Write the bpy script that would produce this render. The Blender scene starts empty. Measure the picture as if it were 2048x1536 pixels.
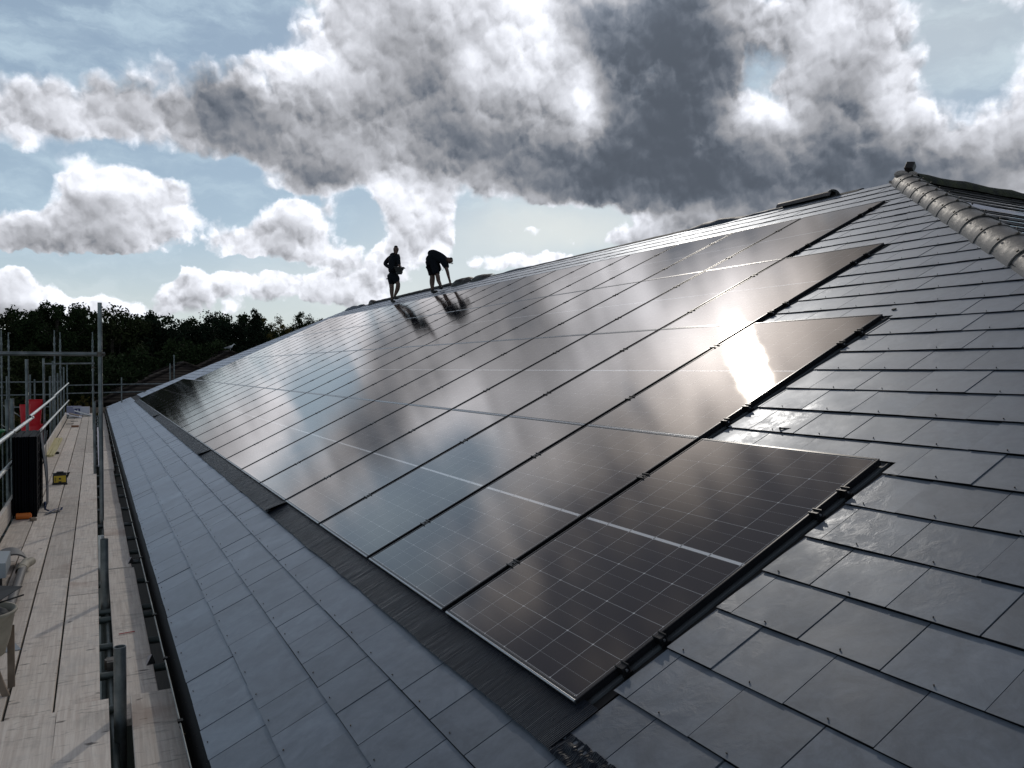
import bpy, bmesh, math, random
from mathutils import Vector, Matrix
from mathutils import noise as mnoise
random.seed(7)
PI = math.pi
R = math.radians
scene = bpy.context.scene
COL = scene.collection

# ------------------------------------------------------------------ camera
F = 1569.66
CAM = (-1.45417, -2.26888, 1.14484)
YAW, PIT = R(27.98357), R(-1.13247)
cd = bpy.data.cameras.new('camera'); cam = bpy.data.objects.new('camera', cd); COL.objects.link(cam)
cd.sensor_fit = 'HORIZONTAL'; cd.sensor_width = 36.0; cd.lens = 36.0 * F / 2048.0
cd.clip_start = 0.05; cd.clip_end = 3000
fw = Vector((math.sin(YAW) * math.cos(PIT), math.cos(YAW) * math.cos(PIT), math.sin(PIT)))
cam.location = CAM
cam.rotation_euler = fw.to_track_quat('-Z', 'Y').to_euler()
scene.camera = cam
scene.render.resolution_x = 1024; scene.render.resolution_y = 768

# ------------------------------------------------------------------ colour, exposure
scene.view_settings.view_transform = 'Standard'
scene.view_settings.look = 'None'
scene.view_settings.exposure = 0.15
scene.view_settings.gamma = 1.0
scene.view_settings.use_curve_mapping = False
scene.cycles.max_bounces = 6
scene.cycles.glossy_bounces = 4
scene.cycles.diffuse_bounces = 3
scene.cycles.sample_clamp_indirect = 6.0

# ------------------------------------------------------------------ sun
SUN_EL, SUN_AZ = R(32.9), R(32.2)          # azimuth from +Y towards +X
sdir = Vector((math.sin(SUN_AZ) * math.cos(SUN_EL), math.cos(SUN_AZ) * math.cos(SUN_EL), math.sin(SUN_EL)))
sl = bpy.data.lights.new('sun', 'SUN'); sun = bpy.data.objects.new('sun', sl); COL.objects.link(sun)
sl.energy = .5; sl.angle = R(1.1); sl.color = (1.0, 0.93, 0.83)
sun.rotation_euler = sdir.to_track_quat('Z', 'Y').to_euler()

# ------------------------------------------------------------------ node helper
class NG:
    def __init__(s, tree): s.t = tree; s.n = tree.nodes; s.l = tree.links
    def node(s, typ, **kw):
        n = s.n.new(typ)
        for k, v in kw.items(): setattr(n, k, v)
        return n
    def put(s, sock, v):
        if hasattr(v, 'is_output') or isinstance(v, bpy.types.NodeSocket): s.l.new(v, sock)
        elif v is not None: sock.default_value = v
    def m(s, op, a, b=None, c=None, clamp=False):
        n = s.node('ShaderNodeMath', operation=op); n.use_clamp = clamp
        s.put(n.inputs[0], a); s.put(n.inputs[1], b); s.put(n.inputs[2], c)
        return n.outputs[0]
    def v(s, op, a, b=None, c=None):
        n = s.node('ShaderNodeVectorMath', operation=op)
        s.put(n.inputs[0], a); s.put(n.inputs[1], b)
        if c is not None: s.put(n.inputs[2], c)
        return n.outputs['Value'] if op in ('DOT_PRODUCT', 'LENGTH', 'DISTANCE') else n.outputs['Vector']
    def vscale(s, a, f):
        n = s.node('ShaderNodeVectorMath', operation='SCALE'); s.put(n.inputs[0], a); s.put(n.inputs['Scale'], f)
        return n.outputs['Vector']
    def noise(s, vec, scale, detail=4, rough=0.5, dist=0.0, out='Fac'):
        n = s.node('ShaderNodeTexNoise'); s.put(n.inputs['Vector'], vec)
        n.inputs['Scale'].default_value = scale; n.inputs['Detail'].default_value = detail
        n.inputs['Roughness'].default_value = rough; n.inputs['Distortion'].default_value = dist
        return n.outputs[out]
    def ramp(s, f, lo, hi, a=0.0, b=1.0, smooth=True):
        n = s.node('ShaderNodeMapRange'); n.interpolation_type = 'SMOOTHSTEP' if smooth else 'LINEAR'
        s.put(n.inputs['Value'], f); s.put(n.inputs['From Min'], lo); s.put(n.inputs['From Max'], hi)
        s.put(n.inputs['To Min'], a); s.put(n.inputs['To Max'], b)
        return n.outputs[0]
    def mix(s, f, a, b, blend='MIX'):
        n = s.node('ShaderNodeMix', data_type='RGBA', blend_type=blend)
        s.put(n.inputs[0], f); s.put(n.inputs[6], a if not isinstance(a, tuple) else (*a, 1)[:4])
        s.put(n.inputs[7], b if not isinstance(b, tuple) else (*b, 1)[:4])
        return n.outputs[2]
    def xyz(s, v):
        n = s.node('ShaderNodeSeparateXYZ'); s.put(n.inputs[0], v); return n.outputs
    def comb(s, x, y, z):
        n = s.node('ShaderNodeCombineXYZ'); s.put(n.inputs[0], x); s.put(n.inputs[1], y); s.put(n.inputs[2], z)
        return n.outputs[0]

# ------------------------------------------------------------------ world: Nishita sky with procedural clouds
def pix(x, y):
    """azimuth and elevation in degrees of a direction seen at (x, y) of a 2048 x 1536 view"""
    rt = Vector((math.cos(YAW), -math.sin(YAW), 0)); up = rt.cross(fw)
    d = (fw + rt * ((x - 1024) / F) + up * ((768 - y) / F)).normalized()
    return math.degrees(math.atan2(d.x, d.y)), math.degrees(math.asin(d.z))
def pr_(az, el): return (az, el)
DEG = 1570 * PI / 180          # sky pixels per degree near the middle

# cloud cover: (x, y, radius x, radius y, weight)
CL = [
 (1340, 170, 230, 220, 1.0), (1230, 330, 340, 80, .85), (1560, 360, 270, 80, .85), (1880, 350, 190, 60, .7),
 (1150, 40, 90, 120, .5), (1400, 10, 110, 100, .5),
 (860, 170, 180, 150, .85), (740, 40, 120, 90, .6), (1060, 280, 130, 75, .45), (1000, 60, 90, 80, .6), (960, 330, 120, 60, .4),
 (430, 200, 190, 85, .85), (130, 195, 140, 46, .7), (520, 300, 130, 55, .55), (640, 210, 110, 110, .45), (550, 110, 110, 30, .4),
 (300, 60, 60, 70, .45), (200, 110, 100, 22, .25), (660, 345, 85, 45, .6), (80, 265, 110, 36, .6),
 (245, 435, 120, 74, 1.05), (160, 360, 60, 34, .5), (30, 470, 100, 42, .95), (350, 430, 50, 45, .5), (230, 365, 70, 28, .4),
 (600, 440, 72, 46, 1.1), (490, 500, 70, 26, .75), (655, 512, 60, 26, .6), (850, 430, 70, 52, .8), (770, 385, 46, 24, .45),
 (810, 510, 90, 44, .9), (400, 565, 80, 34, .8), (560, 580, 90, 30, .8), (700, 580, 80, 34, .8), (1010, 532, 66, 30, .85),
 (20, 570, 50, 38, .85), (100, 604, 80, 24, .7), (250, 618, 160, 18, .7), (1275, 470, 56, 22, .8), (1420, 440, 120, 30, .6),
 (1110, 524, 46, 12, .7), (1050, 468, 56, 8, .45),
 (1700, 170, 105, 120, 1.0), (1610, 45, 46, 52, .75), (1790, 280, 110, 80, .7), (1830, 140, 40, 60, .35),
 (2000, 290, 70, 70, .75), (2060, 110, 60, 90, .65), (1500, 40, 50, 40, .6), (1930, -5, 90, 20, .35),
 (60, 60, 190, 66, -1.2), (430, 60, 60, 40, -.7), (500, 10, 90, 40, -.8), (0, 365, 60, 40, -1.0), (380, 330, 100, 14, -.9), (455, 388, 38, 34, -.9),
 (730, 440, 28, 54, -.8), (1120, 440, 150, 22, -.9), (935, 430, 26, 46, -.7), (1535, 50, 52, 130, -.85),
 (1920, 150, 60, 110, -.9), (430, 528, 70, 9, -.7), (150, 535, 140, 13, -1.0), (985, 480, 40, 18, -.6), (210, 300, 60, 16, -.5), (590, 388, 80, 9, -.5), (60, 318, 100, 8, -.4), (540, 535, 60, 8, -.4),
]
# how light or dark the cloud is: (x, y, radius x, radius y, change)
SH = [
 (1400, 200, 150, 170, -.36), (1240, 340, 320, 64, -.22), (1600, 355, 280, 66, -.27), (1900, 355, 170, 44, -.20), (1250, 210, 80, 110, -.20),
 (1310, 40, 150, 90, -.27), (850, 140, 140, 100, -.25), (980, 285, 170, 66, -.24), (480, 200, 170, 60, -.32), (540, 300, 100, 44, -.20),
 (640, 352, 70, 32, -.25), (210, 460, 110, 34, -.08), (40, 490, 100, 30, -.22), (640, 462, 60, 28, -.10), (1690, 190, 55, 80, -.26), (1800, 310, 110, 50, -.2),
 (1150, 20, 60, 60, -.1), (400, 582, 60, 14, -.06),
 (1060, 80, 50, 60, .20), (940, 130, 36, 46, .22), (1165, 190, 28, 64, .34), (1530, 210, 60, 36, .36), (1490, 20, 50, 40, .22), (690, 130, 56, 100, .15),
 (740, 420, 70, 40, .06), (1640, 80, 60, 60, .14), (1900, 250, 60, 60, .12), (590, 112, 80, 30, .12), (400, 112, 150, 20, .12), (1800, 180, 30, 80, .12),
]
# the part of the sky above the picture: azimuth, elevation, radii, weight (degrees)
CL2 = [(22, 36, 9, 5, .7), (44, 36, 9, 6, 1.0), (52, 30, 6, 5, .6), (4, 41, 7, 4, .6), (5, 30, 7, 5, .55), (15, 27, 6, 4, .5), (33, 44, 7, 3, .55), (33, 31, 7, 5, .35),
       (60, 33, 9, 8, .7), (-14, 22, 12, 10, .6), (12, 45, 6, 3, .4), (24, 28, 6, 4, .4), (-8, 34, 6, 6, -.4), (70, 16, 9, 8, .5)]
SH2 = [(44, 37, 6, 6, -.40), (50, 31, 6, 5, -.25), (4, 42, 5, 4, -.22), (14, 36, 5, 4, -.22), (24, 41, 5, 4, -.2), (-12, 24, 9, 8, -.2), (33, 48, 9, 5, -.25), (20, 30, 3, 2, -.1)]

w = bpy.data.worlds.new('World'); scene.world = w; w.use_nodes = True
w.cycles.sampling_method = 'MANUAL'; w.cycles.sample_map_resolution = 512
g = NG(w.node_tree); g.n.clear()
tc = g.node('ShaderNodeTexCoord')
sx, sy, sz = g.xyz(tc.outputs['Generated'])
az = g.m('MULTIPLY', g.m('ARCTAN2', sx, sy), 180 / PI)
el = g.m('MULTIPLY', g.m('ARCSINE', sz), 180 / PI)
q0 = g.comb(az, el, 0.0)
# domain warping, so that no outline stays a plain ellipse
wn = g.noise(q0, 0.13, 3, .55, out='Color'); wv = g.v('SUBTRACT', wn, (.5, .5, .5))
wn2 = g.noise(q0, 0.6, 4, .6, out='Color'); wv2 = g.v('SUBTRACT', wn2, (.5, .5, .5))
q1 = g.v('ADD', q0, g.vscale(wv, 2.6)); q1 = g.v('ADD', q1, g.vscale(wv2, 1.35))
def blobs(vec, items):
    a_ = None
    for (a, e, ra, re, wt) in items:
        d = g.v('MULTIPLY_ADD', vec, (1 / ra, 1 / re, 0), (-a / ra, -e / re, 0))
        d = g.v('DOT_PRODUCT', d, d)
        ex = g.m('POWER', math.exp(-0.75), d)
        a_ = g.m('MULTIPLY_ADD', ex, wt, a_ if a_ is not None else 0.0)
    return a_
def todeg(L):
    o = []
    for (x, y, rx, ry, wt) in L:
        a, e = pix(x, y); o.append((a, e, rx / DEG / math.cos(R(e)), ry / DEG, wt))
    return o
LOW = [c for c in CL if c[1] > 350 and c[4] > 0]
acc_hi = blobs(q1, todeg([c for c in CL if c not in LOW]) + CL2)
acc_lo = blobs(q1, todeg(LOW))
acc_up = blobs(g.v('ADD', q1, (.25, .95, 0)), todeg(LOW))
acc = g.m('ADD', acc_hi, acc_lo)
topl = g.m('SUBTRACT', acc_lo, acc_up)
shd = blobs(q1, todeg(SH) + SH2)
q2 = g.v('ADD', q0, g.vscale(wv2, .5))
qs = g.v('MULTIPLY', q2, (1.1, 1.0, 1.0))
f1 = g.noise(qs, 0.17, 9, .54)
f0 = g.noise(qs, 0.19, 2.2, .5)
def puffs(vec, sc_, det):
    n = g.node('ShaderNodeTexVoronoi', feature='SMOOTH_F1'); g.put(n.inputs['Vector'], vec)
    n.inputs['Scale'].default_value = sc_; n.inputs['Smoothness'].default_value = .25
    n.inputs['Detail'].default_value = det; n.inputs['Roughness'].default_value = .42
    return g.m('SUBTRACT', .5, n.outputs['Distance'])
pv = g.v('ADD', qs, g.vscale(wv2, .8))
pf = puffs(pv, .50, 3.5)
pfs = puffs(g.v('ADD', pv, (.16, .42, 0)), .50, 3.5)          # the same billows a little nearer the sun
base = g.m('MINIMUM', acc, 1.3)
high = g.ramp(el, 24.0, 31.0, 1.0, .25)
nz = g.m('MULTIPLY', g.m('SUBTRACT', f1, .5), high)
th = g.m('MULTIPLY_ADD', nz, 1.05, base)
th = g.m('MULTIPLY_ADD', pf, .55, th)
th = g.m('SUBTRACT', th, .37)
soft = g.ramp(el, 7.0, 15.0)
alpha = g.ramp(th, g.m('MULTIPLY_ADD', soft, -.12, -.05), g.m('MULTIPLY_ADD', soft, .22, .15))
rel = g.m('MULTIPLY', g.m('SUBTRACT', pf, pfs), high)
# display lightness of the cloud: own tone, thin bright rims, billows
D = g.m('ADD', .83, g.m('MULTIPLY', shd, .95))
D = g.m('ADD', D, g.ramp(th, .0, .60, .12, 0.0))
D = g.m('ADD', D, g.m('MULTIPLY', g.m('MINIMUM', g.m('MAXIMUM', topl, -.6), .45), .30))
inner = g.ramp(th, .15, .8, 1.0, .35)
D = g.m('ADD', D, g.m('MULTIPLY', rel, g.m('MULTIPLY', inner, .60)))
D = g.m('ADD', D, g.m('MULTIPLY', nz, g.m('MULTIPLY', inner, -.24)))
D = g.m('ADD', D, g.m('MULTIPLY', g.m('SUBTRACT', f0, .5), -.42))
D = g.m('SMOOTH_MAX', D, .37, .12)
D = g.m('MINIMUM', D, 1.02)
lin = g.m('POWER', D, 2.3)
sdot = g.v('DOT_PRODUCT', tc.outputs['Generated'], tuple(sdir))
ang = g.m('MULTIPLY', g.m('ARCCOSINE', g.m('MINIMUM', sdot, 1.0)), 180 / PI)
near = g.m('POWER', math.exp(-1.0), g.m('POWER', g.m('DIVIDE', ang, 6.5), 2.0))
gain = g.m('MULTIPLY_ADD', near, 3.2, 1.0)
gain = g.m('MULTIPLY', gain, g.ramp(ang, 45.0, 80.0, 1.0, 5.5))  # unseen clouds away from the sun brightened as added ambient fill
gain = g.m('MULTIPLY', gain, g.m('MAXIMUM', g.ramp(el, 24.0, 38.0, 1.0, .62), g.ramp(ang, 35.0, 55.0, 0.0, 1.0)))  # out-of-view upper sky dimmed to darken the near panel reflections

tint = g.mix(g.ramp(D, .36, .62), (.82, .97, 1.22), (.95, .975, 1.055))
tint = g.mix(g.ramp(el, 24.0, 34.0, 0.0, .9), tint, (1.06, .98, .92))
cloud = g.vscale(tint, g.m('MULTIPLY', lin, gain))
sky = g.node('ShaderNodeTexSky', sky_type='NISHITA'); sky.sun_disc = False
sky.sun_elevation = SUN_EL; sky.sun_rotation = SUN_AZ; sky.altitude = 50; sky.air_density = 1.0; sky.dust_density = .25; sky.ozone_density = 2.5
SK = 0.05
# clouds are given as radiance; the background multiplies by its strength
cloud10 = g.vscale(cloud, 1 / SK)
# thin veil of high cloud, stronger near the horizon
veil = g.m('MULTIPLY_ADD', g.ramp(el, 3.0, 18.0, .82, .46), 1.0, g.m('MULTIPLY', g.ramp(g.noise(g.v('MULTIPLY', q1, (1.0, 3.0, 1.0)), .12, 7, .62), .42, .72), .50))
veilc = g.mix(g.ramp(el, 2.5, 9.0), (.60 / SK, .66 / SK, .66 / SK), (.44 / SK, .56 / SK, .66 / SK))
veil = g.m('MAXIMUM', veil, g.ramp(el, 24.0, 32.0, 0.0, .8))
skyc = g.mix(veil, sky.outputs[0], g.mix(g.ramp(el, 24.0, 32.0), veilc, (.17 / SK, .17 / SK, .185 / SK)))
glow = g.m('MINIMUM', blobs(q1, todeg([(1130, 460, 230, 60, .75), (800, 560, 260, 60, .45), (1900, 60, 220, 120, .35)])), .8)
skyc = g.mix(glow, skyc, (.74 / SK, .76 / SK, .73 / SK))
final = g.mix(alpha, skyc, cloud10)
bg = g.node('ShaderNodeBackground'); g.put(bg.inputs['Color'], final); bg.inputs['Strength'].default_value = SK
out = g.node('ShaderNodeOutputWorld'); g.l.new(bg.outputs[0], out.inputs[0])

# ------------------------------------------------------------------ materials
def material(name, base=(.5, .5, .5), rough=.5, metal=0.0, spec=.5, fn=None):
    m = bpy.data.materials.new(name); m.use_nodes = True
    g = NG(m.node_tree); b = g.n['Principled BSDF']
    b.inputs['Base Color'].default_value = (*base, 1); b.inputs['Roughness'].default_value = rough
    b.inputs['Metallic'].default_value = metal; b.inputs['Specular IOR Level'].default_value = spec
    if fn: fn(g, b)
    return m
def bump(g, b, h, strength=.3, dist=.01):
    n = g.node('ShaderNodeBump'); n.inputs['Strength'].default_value = strength; n.inputs['Distance'].default_value = dist
    g.put(n.inputs['Height'], h); g.l.new(n.outputs[0], b.inputs['Normal'])
def graze(g, b, col, rough, k, p, base=0.0, dist='GGX'):
    """a thin water / glass film whose mirror share rises towards grazing view, as Fresnel does"""
    lw = g.node('ShaderNodeLayerWeight'); lw.inputs['Blend'].default_value = .5
    fac = g.m('MULTIPLY_ADD', g.m('POWER', lw.outputs['Facing'], p), k, base, clamp=True)
    gl = g.node('ShaderNodeBsdfAnisotropic' if not hasattr(bpy.types, 'ShaderNodeBsdfGlossy') else 'ShaderNodeBsdfGlossy')
    gl.distribution = dist; gl.inputs['Color'].default_value = (*col, 1); g.put(gl.inputs['Roughness'], rough)
    if b.inputs['Normal'].links: g.l.new(b.inputs['Normal'].links[0].from_socket, gl.inputs['Normal'])
    mx = g.node('ShaderNodeMixShader'); g.put(mx.inputs[0], fac); g.l.new(b.outputs[0], mx.inputs[1]); g.l.new(gl.outputs[0], mx.inputs[2])
    o = [n for n in g.n if n.type == 'OUTPUT_MATERIAL'][0]; g.l.new(mx.outputs[0], o.inputs[0])
def objco(g): return g.node('ShaderNodeTexCoord').outputs['Object']
def isl(g): return g.node('ShaderNodeNewGeometry').outputs['Random Per Island']
def noisy(c1, c2, scale, detail=5, rlo=None, rhi=None, bs=0, bd=.01, stretch=None, island=0.0):
    def fn(g, b):
        co = objco(g)
        if stretch: co = g.v('MULTIPLY', co, stretch)
        n = g.noise(co, scale, detail, .6)
        c = g.mix(g.ramp(n, .3, .7), c1, c2)
        if island:
            c = g.vscale(c, g.m('MULTIPLY_ADD', isl(g), island * 2, 1 - island))
        g.put(b.inputs['Base Color'], c)
        if rlo is not None: g.put(b.inputs['Roughness'], g.ramp(g.noise(co, scale * 1.7, 4), .3, .7, rlo, rhi))
        if bs: bump(g, b, g.noise(co, scale * 2.3, 6, .6), bs, bd)
    return fn

def slate_fn(new=True):
    def fn(g, b):
        co = objco(g); r = isl(g)
        off = g.v('ADD', co, g.comb(g.m('MULTIPLY', r, 37.0), g.m('MULTIPLY', r, 19.0), 0.0))
        big = g.noise(off, 3.0, 5, .6)
        mid = g.noise(off, 14.0, 6, .65, .6)
        fine = g.noise(off, 90.0, 4, .6)
        if new: c1, c2 = (.104, .126, .158), (.144, .170, .206)
        else: c1, c2 = (.012, .013, .014), (.032, .033, .033)
        c = g.mix(g.ramp(mid, .3, .72), c1, c2)
        c = g.vscale(c, g.m('MULTIPLY_ADD', r, .34, .83))
        c = g.vscale(c, g.ramp(g.noise(off, 5.0, 6, .7, 1.0), .3, .7, .80, 1.16))
        if not new:
            moss = g.ramp(g.noise(co, 2.2, 6, .7), .58, .66)
            c = g.mix(moss, c, (.04, .045, .02))
        # damp film in streaky patches
        wet = g.ramp(g.noise(g.v('MULTIPLY', co, (1.0, 1.6, 1.0)), 1.1, 5, .6), .50, .66)
        wet = g.m('MULTIPLY', wet, g.ramp(mid, .38, .58))
        c = g.mix(g.m('MULTIPLY', wet, .35), c, (.03, .036, .046))
        g.put(b.inputs['Base Color'], c)
        ro = g.ramp(big, .25, .75, .46, .56)
        ro = g.m('SUBTRACT', ro, g.m('MULTIPLY', wet, .13))
        g.put(b.inputs['Roughness'], ro)
        hh = g.m('MULTIPLY_ADD', fine, .10, g.m('MULTIPLY_ADD', mid, g.m('MULTIPLY_ADD', wet, .5, .22), g.m('MULTIPLY', big, .5)))
        bump(g, b, hh, .19 if new else .5, .010)
        graze(g, b, (.79, .85, .94) if new else (.12, .12, .125), ro, .80, 2.9)
    return fn
M = {}
M['slate'] = material('riven_slate', spec=.32, fn=slate_fn(True))
M['old_slate'] = material('old_slate', spec=.12, fn=slate_fn(False))
M['under'] = material('roof_underlay', (.02, .022, .025), .7)
M['black'] = material('black_anodised', (.006, .006, .007), .32, spec=.5)
M['frame'] = material('black_anodised_frame', (.010, .010, .012), .26, spec=.8)
M['lip'] = material('frame_edge_glint', (.42, .43, .45), .30, 1.0)  # pale metal painting in the sky glare on the black frame edges
M['clip'] = material('steel_screw', (.5, .5, .5), .3, 1.0)
M['lead'] = material('flashing', (.02, .022, .026), .34, spec=.22)
M['tray'] = material('tray_grey', (.10, .11, .12), .35, spec=.6)
M['gutter'] = material('black_gutter', (.0025, .0025, .003), .5, spec=.12)
M['wall'] = material('brick_wall', (.2, .12, .09), .9, fn=noisy((.03, .025, .023), (.055, .042, .036), 6))
M['pvc'] = material('grey_pvc', (.2, .2, .2), .4)
def hip_fn(g, b):
    co = objco(g)
    n = g.noise(co, 9.0, 6, .65); f = g.noise(co, 60.0, 4, .6)
    c = g.mix(g.ramp(n, .3, .7), (.085, .080, .077), (.20, .188, .180))
    c = g.mix(g.ramp(g.noise(co, 25.0, 3), .62, .70), c, (.08, .08, .075))
    g.put(b.inputs['Base Color'], c); g.put(b.inputs['Roughness'], g.ramp(n, .3, .7, .42, .66))
    bump(g, b, g.m('MULTIPLY_ADD', f, .5, n), .5, .010)
M['hip'] = material('clay_ridge_tile', spec=.5, fn=hip_fn)
M['tile_dark'] = material('dark_clay_tile', (.06, .05, .048), .45, fn=noisy((.05, .042, .04), (.09, .075, .07), 12))
M['moss'] = material('mossy_ridge', (.02, .022, .012), .9, fn=noisy((.012, .013, .010), (.045, .05, .02), 7, bs=.8, bd=.03))
M['mortar'] = material('mortar', (.35, .3, .27), .9, fn=noisy((.3, .25, .22), (.45, .4, .36), 20, bs=.8, bd=.01))
def glass_fn(g, b):
    co = objco(g); x, y, z = g.xyz(co)
    def line(v, pitch, half, off=0.0):
        d = g.m('PINGPONG', g.m('SUBTRACT', v, off), pitch / 2)
        return d, g.m('LESS_THAN', d, half)
    cw, rh = .1823, .0704
    mid = g.m('LESS_THAN', g.m('ABSOLUTE', g.m('SUBTRACT', x, .871)), .0075)
    xo = g.m('ABSOLUTE', g.m('SUBTRACT', x, .871))           # mirrored halves
    dc, lc = line(y, cw, .0013, .0201)
    dr, lr = line(xo, rh, .0008, .0085)
    d3, l3 = line(xo, rh * 3, .0011, .0085)
    dia = g.m('LESS_THAN', g.m('ADD', dc, d3), .0058)
    db, lb = line(y, .0114, .0005, .0258)
    inside = g.m('MULTIPLY', g.m('LESS_THAN', xo, .855), g.m('LESS_THAN', g.m('ABSOLUTE', g.m('SUBTRACT', y, .567)), .5475))
    dash = g.m('MULTIPLY_ADD', g.m('LESS_THAN', db, .0022), .8, .35)
    oi = g.node('ShaderNodeObjectInfo').outputs['Random']
    nz = g.noise(g.v('ADD', co, g.comb(g.m('MULTIPLY', oi, 50.0), 0.0, 0.0)), 1.4, 3)
    cell = g.mix(g.ramp(nz, .3, .7), (.0065, .0062, .011), (.011, .009, .014))
    c = g.mix(g.m('MULTIPLY', lb, .55), cell, (.045, .045, .05))
    c = g.mix(g.m('MULTIPLY', lr, dash), c, (.36, .36, .37))
    c = g.mix(g.m('MULTIPLY', l3, .9), c, (.45, .45, .46))
    c = g.mix(g.m('MULTIPLY', lc, .95), c, (.50, .50, .51))
    c = g.mix(dia, c, (.7, .7, .7))
    c = g.mix(g.m('SUBTRACT', 1.0, inside), c, (.02, .02, .022))
    seg = g.m('LESS_THAN', dc, .004)
    smear = g.ramp(g.noise(g.v('MULTIPLY', co, (1.0, 4.0, 1.0)), 1.6, 5, .65), .5, .8, 0.0, 1.0)
    c = g.mix(mid, c, g.mix(seg, (.85, .86, .88), (.25, .25, .26)))
    c = g.mix(g.ramp(g.noise(co, 5.0, 6, .7), .55, .95, 0, .04), c, (.3, .28, .26))     # thin dust
    ro_add = g.m('MULTIPLY', smear, .006)
    g.put(b.inputs['Base Color'], c)
    ro = g.ramp(g.noise(co, 2.0, 3), .3, .7, .098, .118)
    ro = g.m('ADD', ro, ro_add)
    g.put(b.inputs['Roughness'], g.m('ADD', ro, .085))
    b.inputs['IOR'].default_value = 1.6
    g.put(b.inputs['Roughness'], .30)
    b.inputs['IOR'].default_value = 1.45; b.inputs['Specular IOR Level'].default_value = 0.0
    graze(g, b, (.985, .938, .90), ro, .95, 2.85, .035, 'BECKMANN')
M['glass'] = material('solar_glass', rough=.09, spec=.45, fn=glass_fn)
def board_fn(g, b):
    co = objco(g); oi = g.node('ShaderNodeObjectInfo').outputs['Random']
    co = g.v('ADD', co, g.comb(0.0, g.m('MULTIPLY', oi, 91.0), g.m('MULTIPLY', oi, 7.0)))
    gr = g.noise(g.v('MULTIPLY', co, (28.0, 1.0, 28.0)), 2.2, 6, .65, .4)
    bl = g.noise(g.v('MULTIPLY', co, (1.0, .7, 1.0)), 5.0, 6, .7)
    sc = g.noise(g.v('MULTIPLY', co, (1.6, 8.0, 1.0)), 2.2, 5, .7, 1.0)
    c = g.mix(g.ramp(gr, .3, .7), (.68, .60, .53), (.87, .80, .72))
    c = g.mix(g.ramp(bl, .45, .75, 0, .5), c, (.52, .50, .475))
    c = g.mix(g.ramp(sc, .56, .68, 0, .60), c, (.22, .195, .175))
    spot = g.ramp(g.noise(g.v('MULTIPLY', co, (.6, 1.3, 1.0)), 13.0, 3, .5), .67, .74, 0, .8)
    c = g.mix(spot, c, (.09, .075, .065))
    stain = g.ramp(g.noise(co, 1.1, 4, .6), .58, .72, 0, .5)
    c = g.mix(stain, c, (.44, .31, .25))
    c = g.mix(g.ramp(g.noise(co, 2.3, 5, .7, .6), .55, .75, 0, .45), c, (.36, .33, .30))
    c = g.vscale(c, g.m('MULTIPLY_ADD', oi, .26, .82))
    g.put(b.inputs['Base Color'], c)
    bump(g, b, g.m('MULTIPLY_ADD', sc, .5, gr), .5, .004)
M['board'] = material('weathered_board', rough=.85, spec=.2, fn=board_fn)
M['batten'] = material('pale_batten', rough=.7, spec=.3, fn=noisy((.55, .50, .26), (.68, .62, .36), 5, stretch=(1, .15, 1)))
M['galv'] = material('galvanised_tube', rough=.42, metal=.75, spec=.5, fn=noisy((.12, .14, .145), (.24, .26, .265), 6, rlo=.34, rhi=.55))
M['galv_bright'] = material('bright_galvanised_tube', rough=.35, metal=.7, fn=noisy((.55, .58, .58), (.75, .78, .78), 6, rlo=.3, rhi=.5))
M['tube_dark'] = material('dark_pipe', (.10, .09, .085), .5)
M['coupler'] = material('coupler_steel', rough=.55, metal=.6, fn=noisy((.07, .065, .06), (.16, .14, .12), 20))
M['tube_green'] = material('weathered_tube', rough=.5, metal=.5, fn=noisy((.10, .13, .13), (.18, .21, .20), 5))
M['blacktray'] = material('black_plastic', (.0015, .0018, .004), .6, spec=.08)
M['orange'] = material('orange_plastic', (.75, .20, .03), .5)
M['blue'] = material('blue_strap', (.03, .08, .22), .7)
M['yellow'] = material('yellow_plastic', (.60, .42, .03), .5)
M['darkplastic'] = material('dark_plastic', (.015, .015, .015), .5)
M['red'] = material('red_plastic', (.62, .008, .02), .45)
M['green'] = material('green_plastic', (.01, .22, .06), .45)
M['white'] = material('white_card', (.55, .55, .62), .7)
M['boxlilac'] = material('lilac_card', (.30, .30, .42), .7)
M['boxblue'] = material('blue_print', (.05, .05, .16), .6)
M['tub'] = material('mortar_tub', rough=.6, fn=noisy((.30, .27, .21), (.42, .38, .30), 10))
M['mortar_wet'] = material('dark_mortar', (.05, .055, .06), .8)
M['greysheet'] = material('grey_sheet', (.33, .37, .40), .45)
M['brownwood'] = material('brown_timber', rough=.75, fn=noisy((.16, .12, .085), (.26, .20, .15), 8))
M['brick'] = material('brown_brick', (.26, .13, .08), .9)
M['redmark'] = material('red_crayon', (.35, .02, .03), .7)
M['skin'] = material('skin', (.12, .07, .052), .6)
M['cloth'] = material('dark_cloth', (.010, .012, .016), .9, spec=.15)
M['cloth2'] = material('dark_navy_cloth', (.008, .010, .014), .9, spec=.15)
M['boot'] = material('black_boot', (.008, .008, .008), .6)
M['hair'] = material('dark_hair', (.01, .008, .006), .8)
M['membrane'] = material('blue_membrane', (.02, .035, .06), .5)
M['gull_white'] = material('white_feather', (.7, .7, .7), .8)
M['gull_grey'] = material('grey_feather', (.2, .21, .23), .8)
M['leafy'] = material('litter', (.3, .25, .15), .8)
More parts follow.
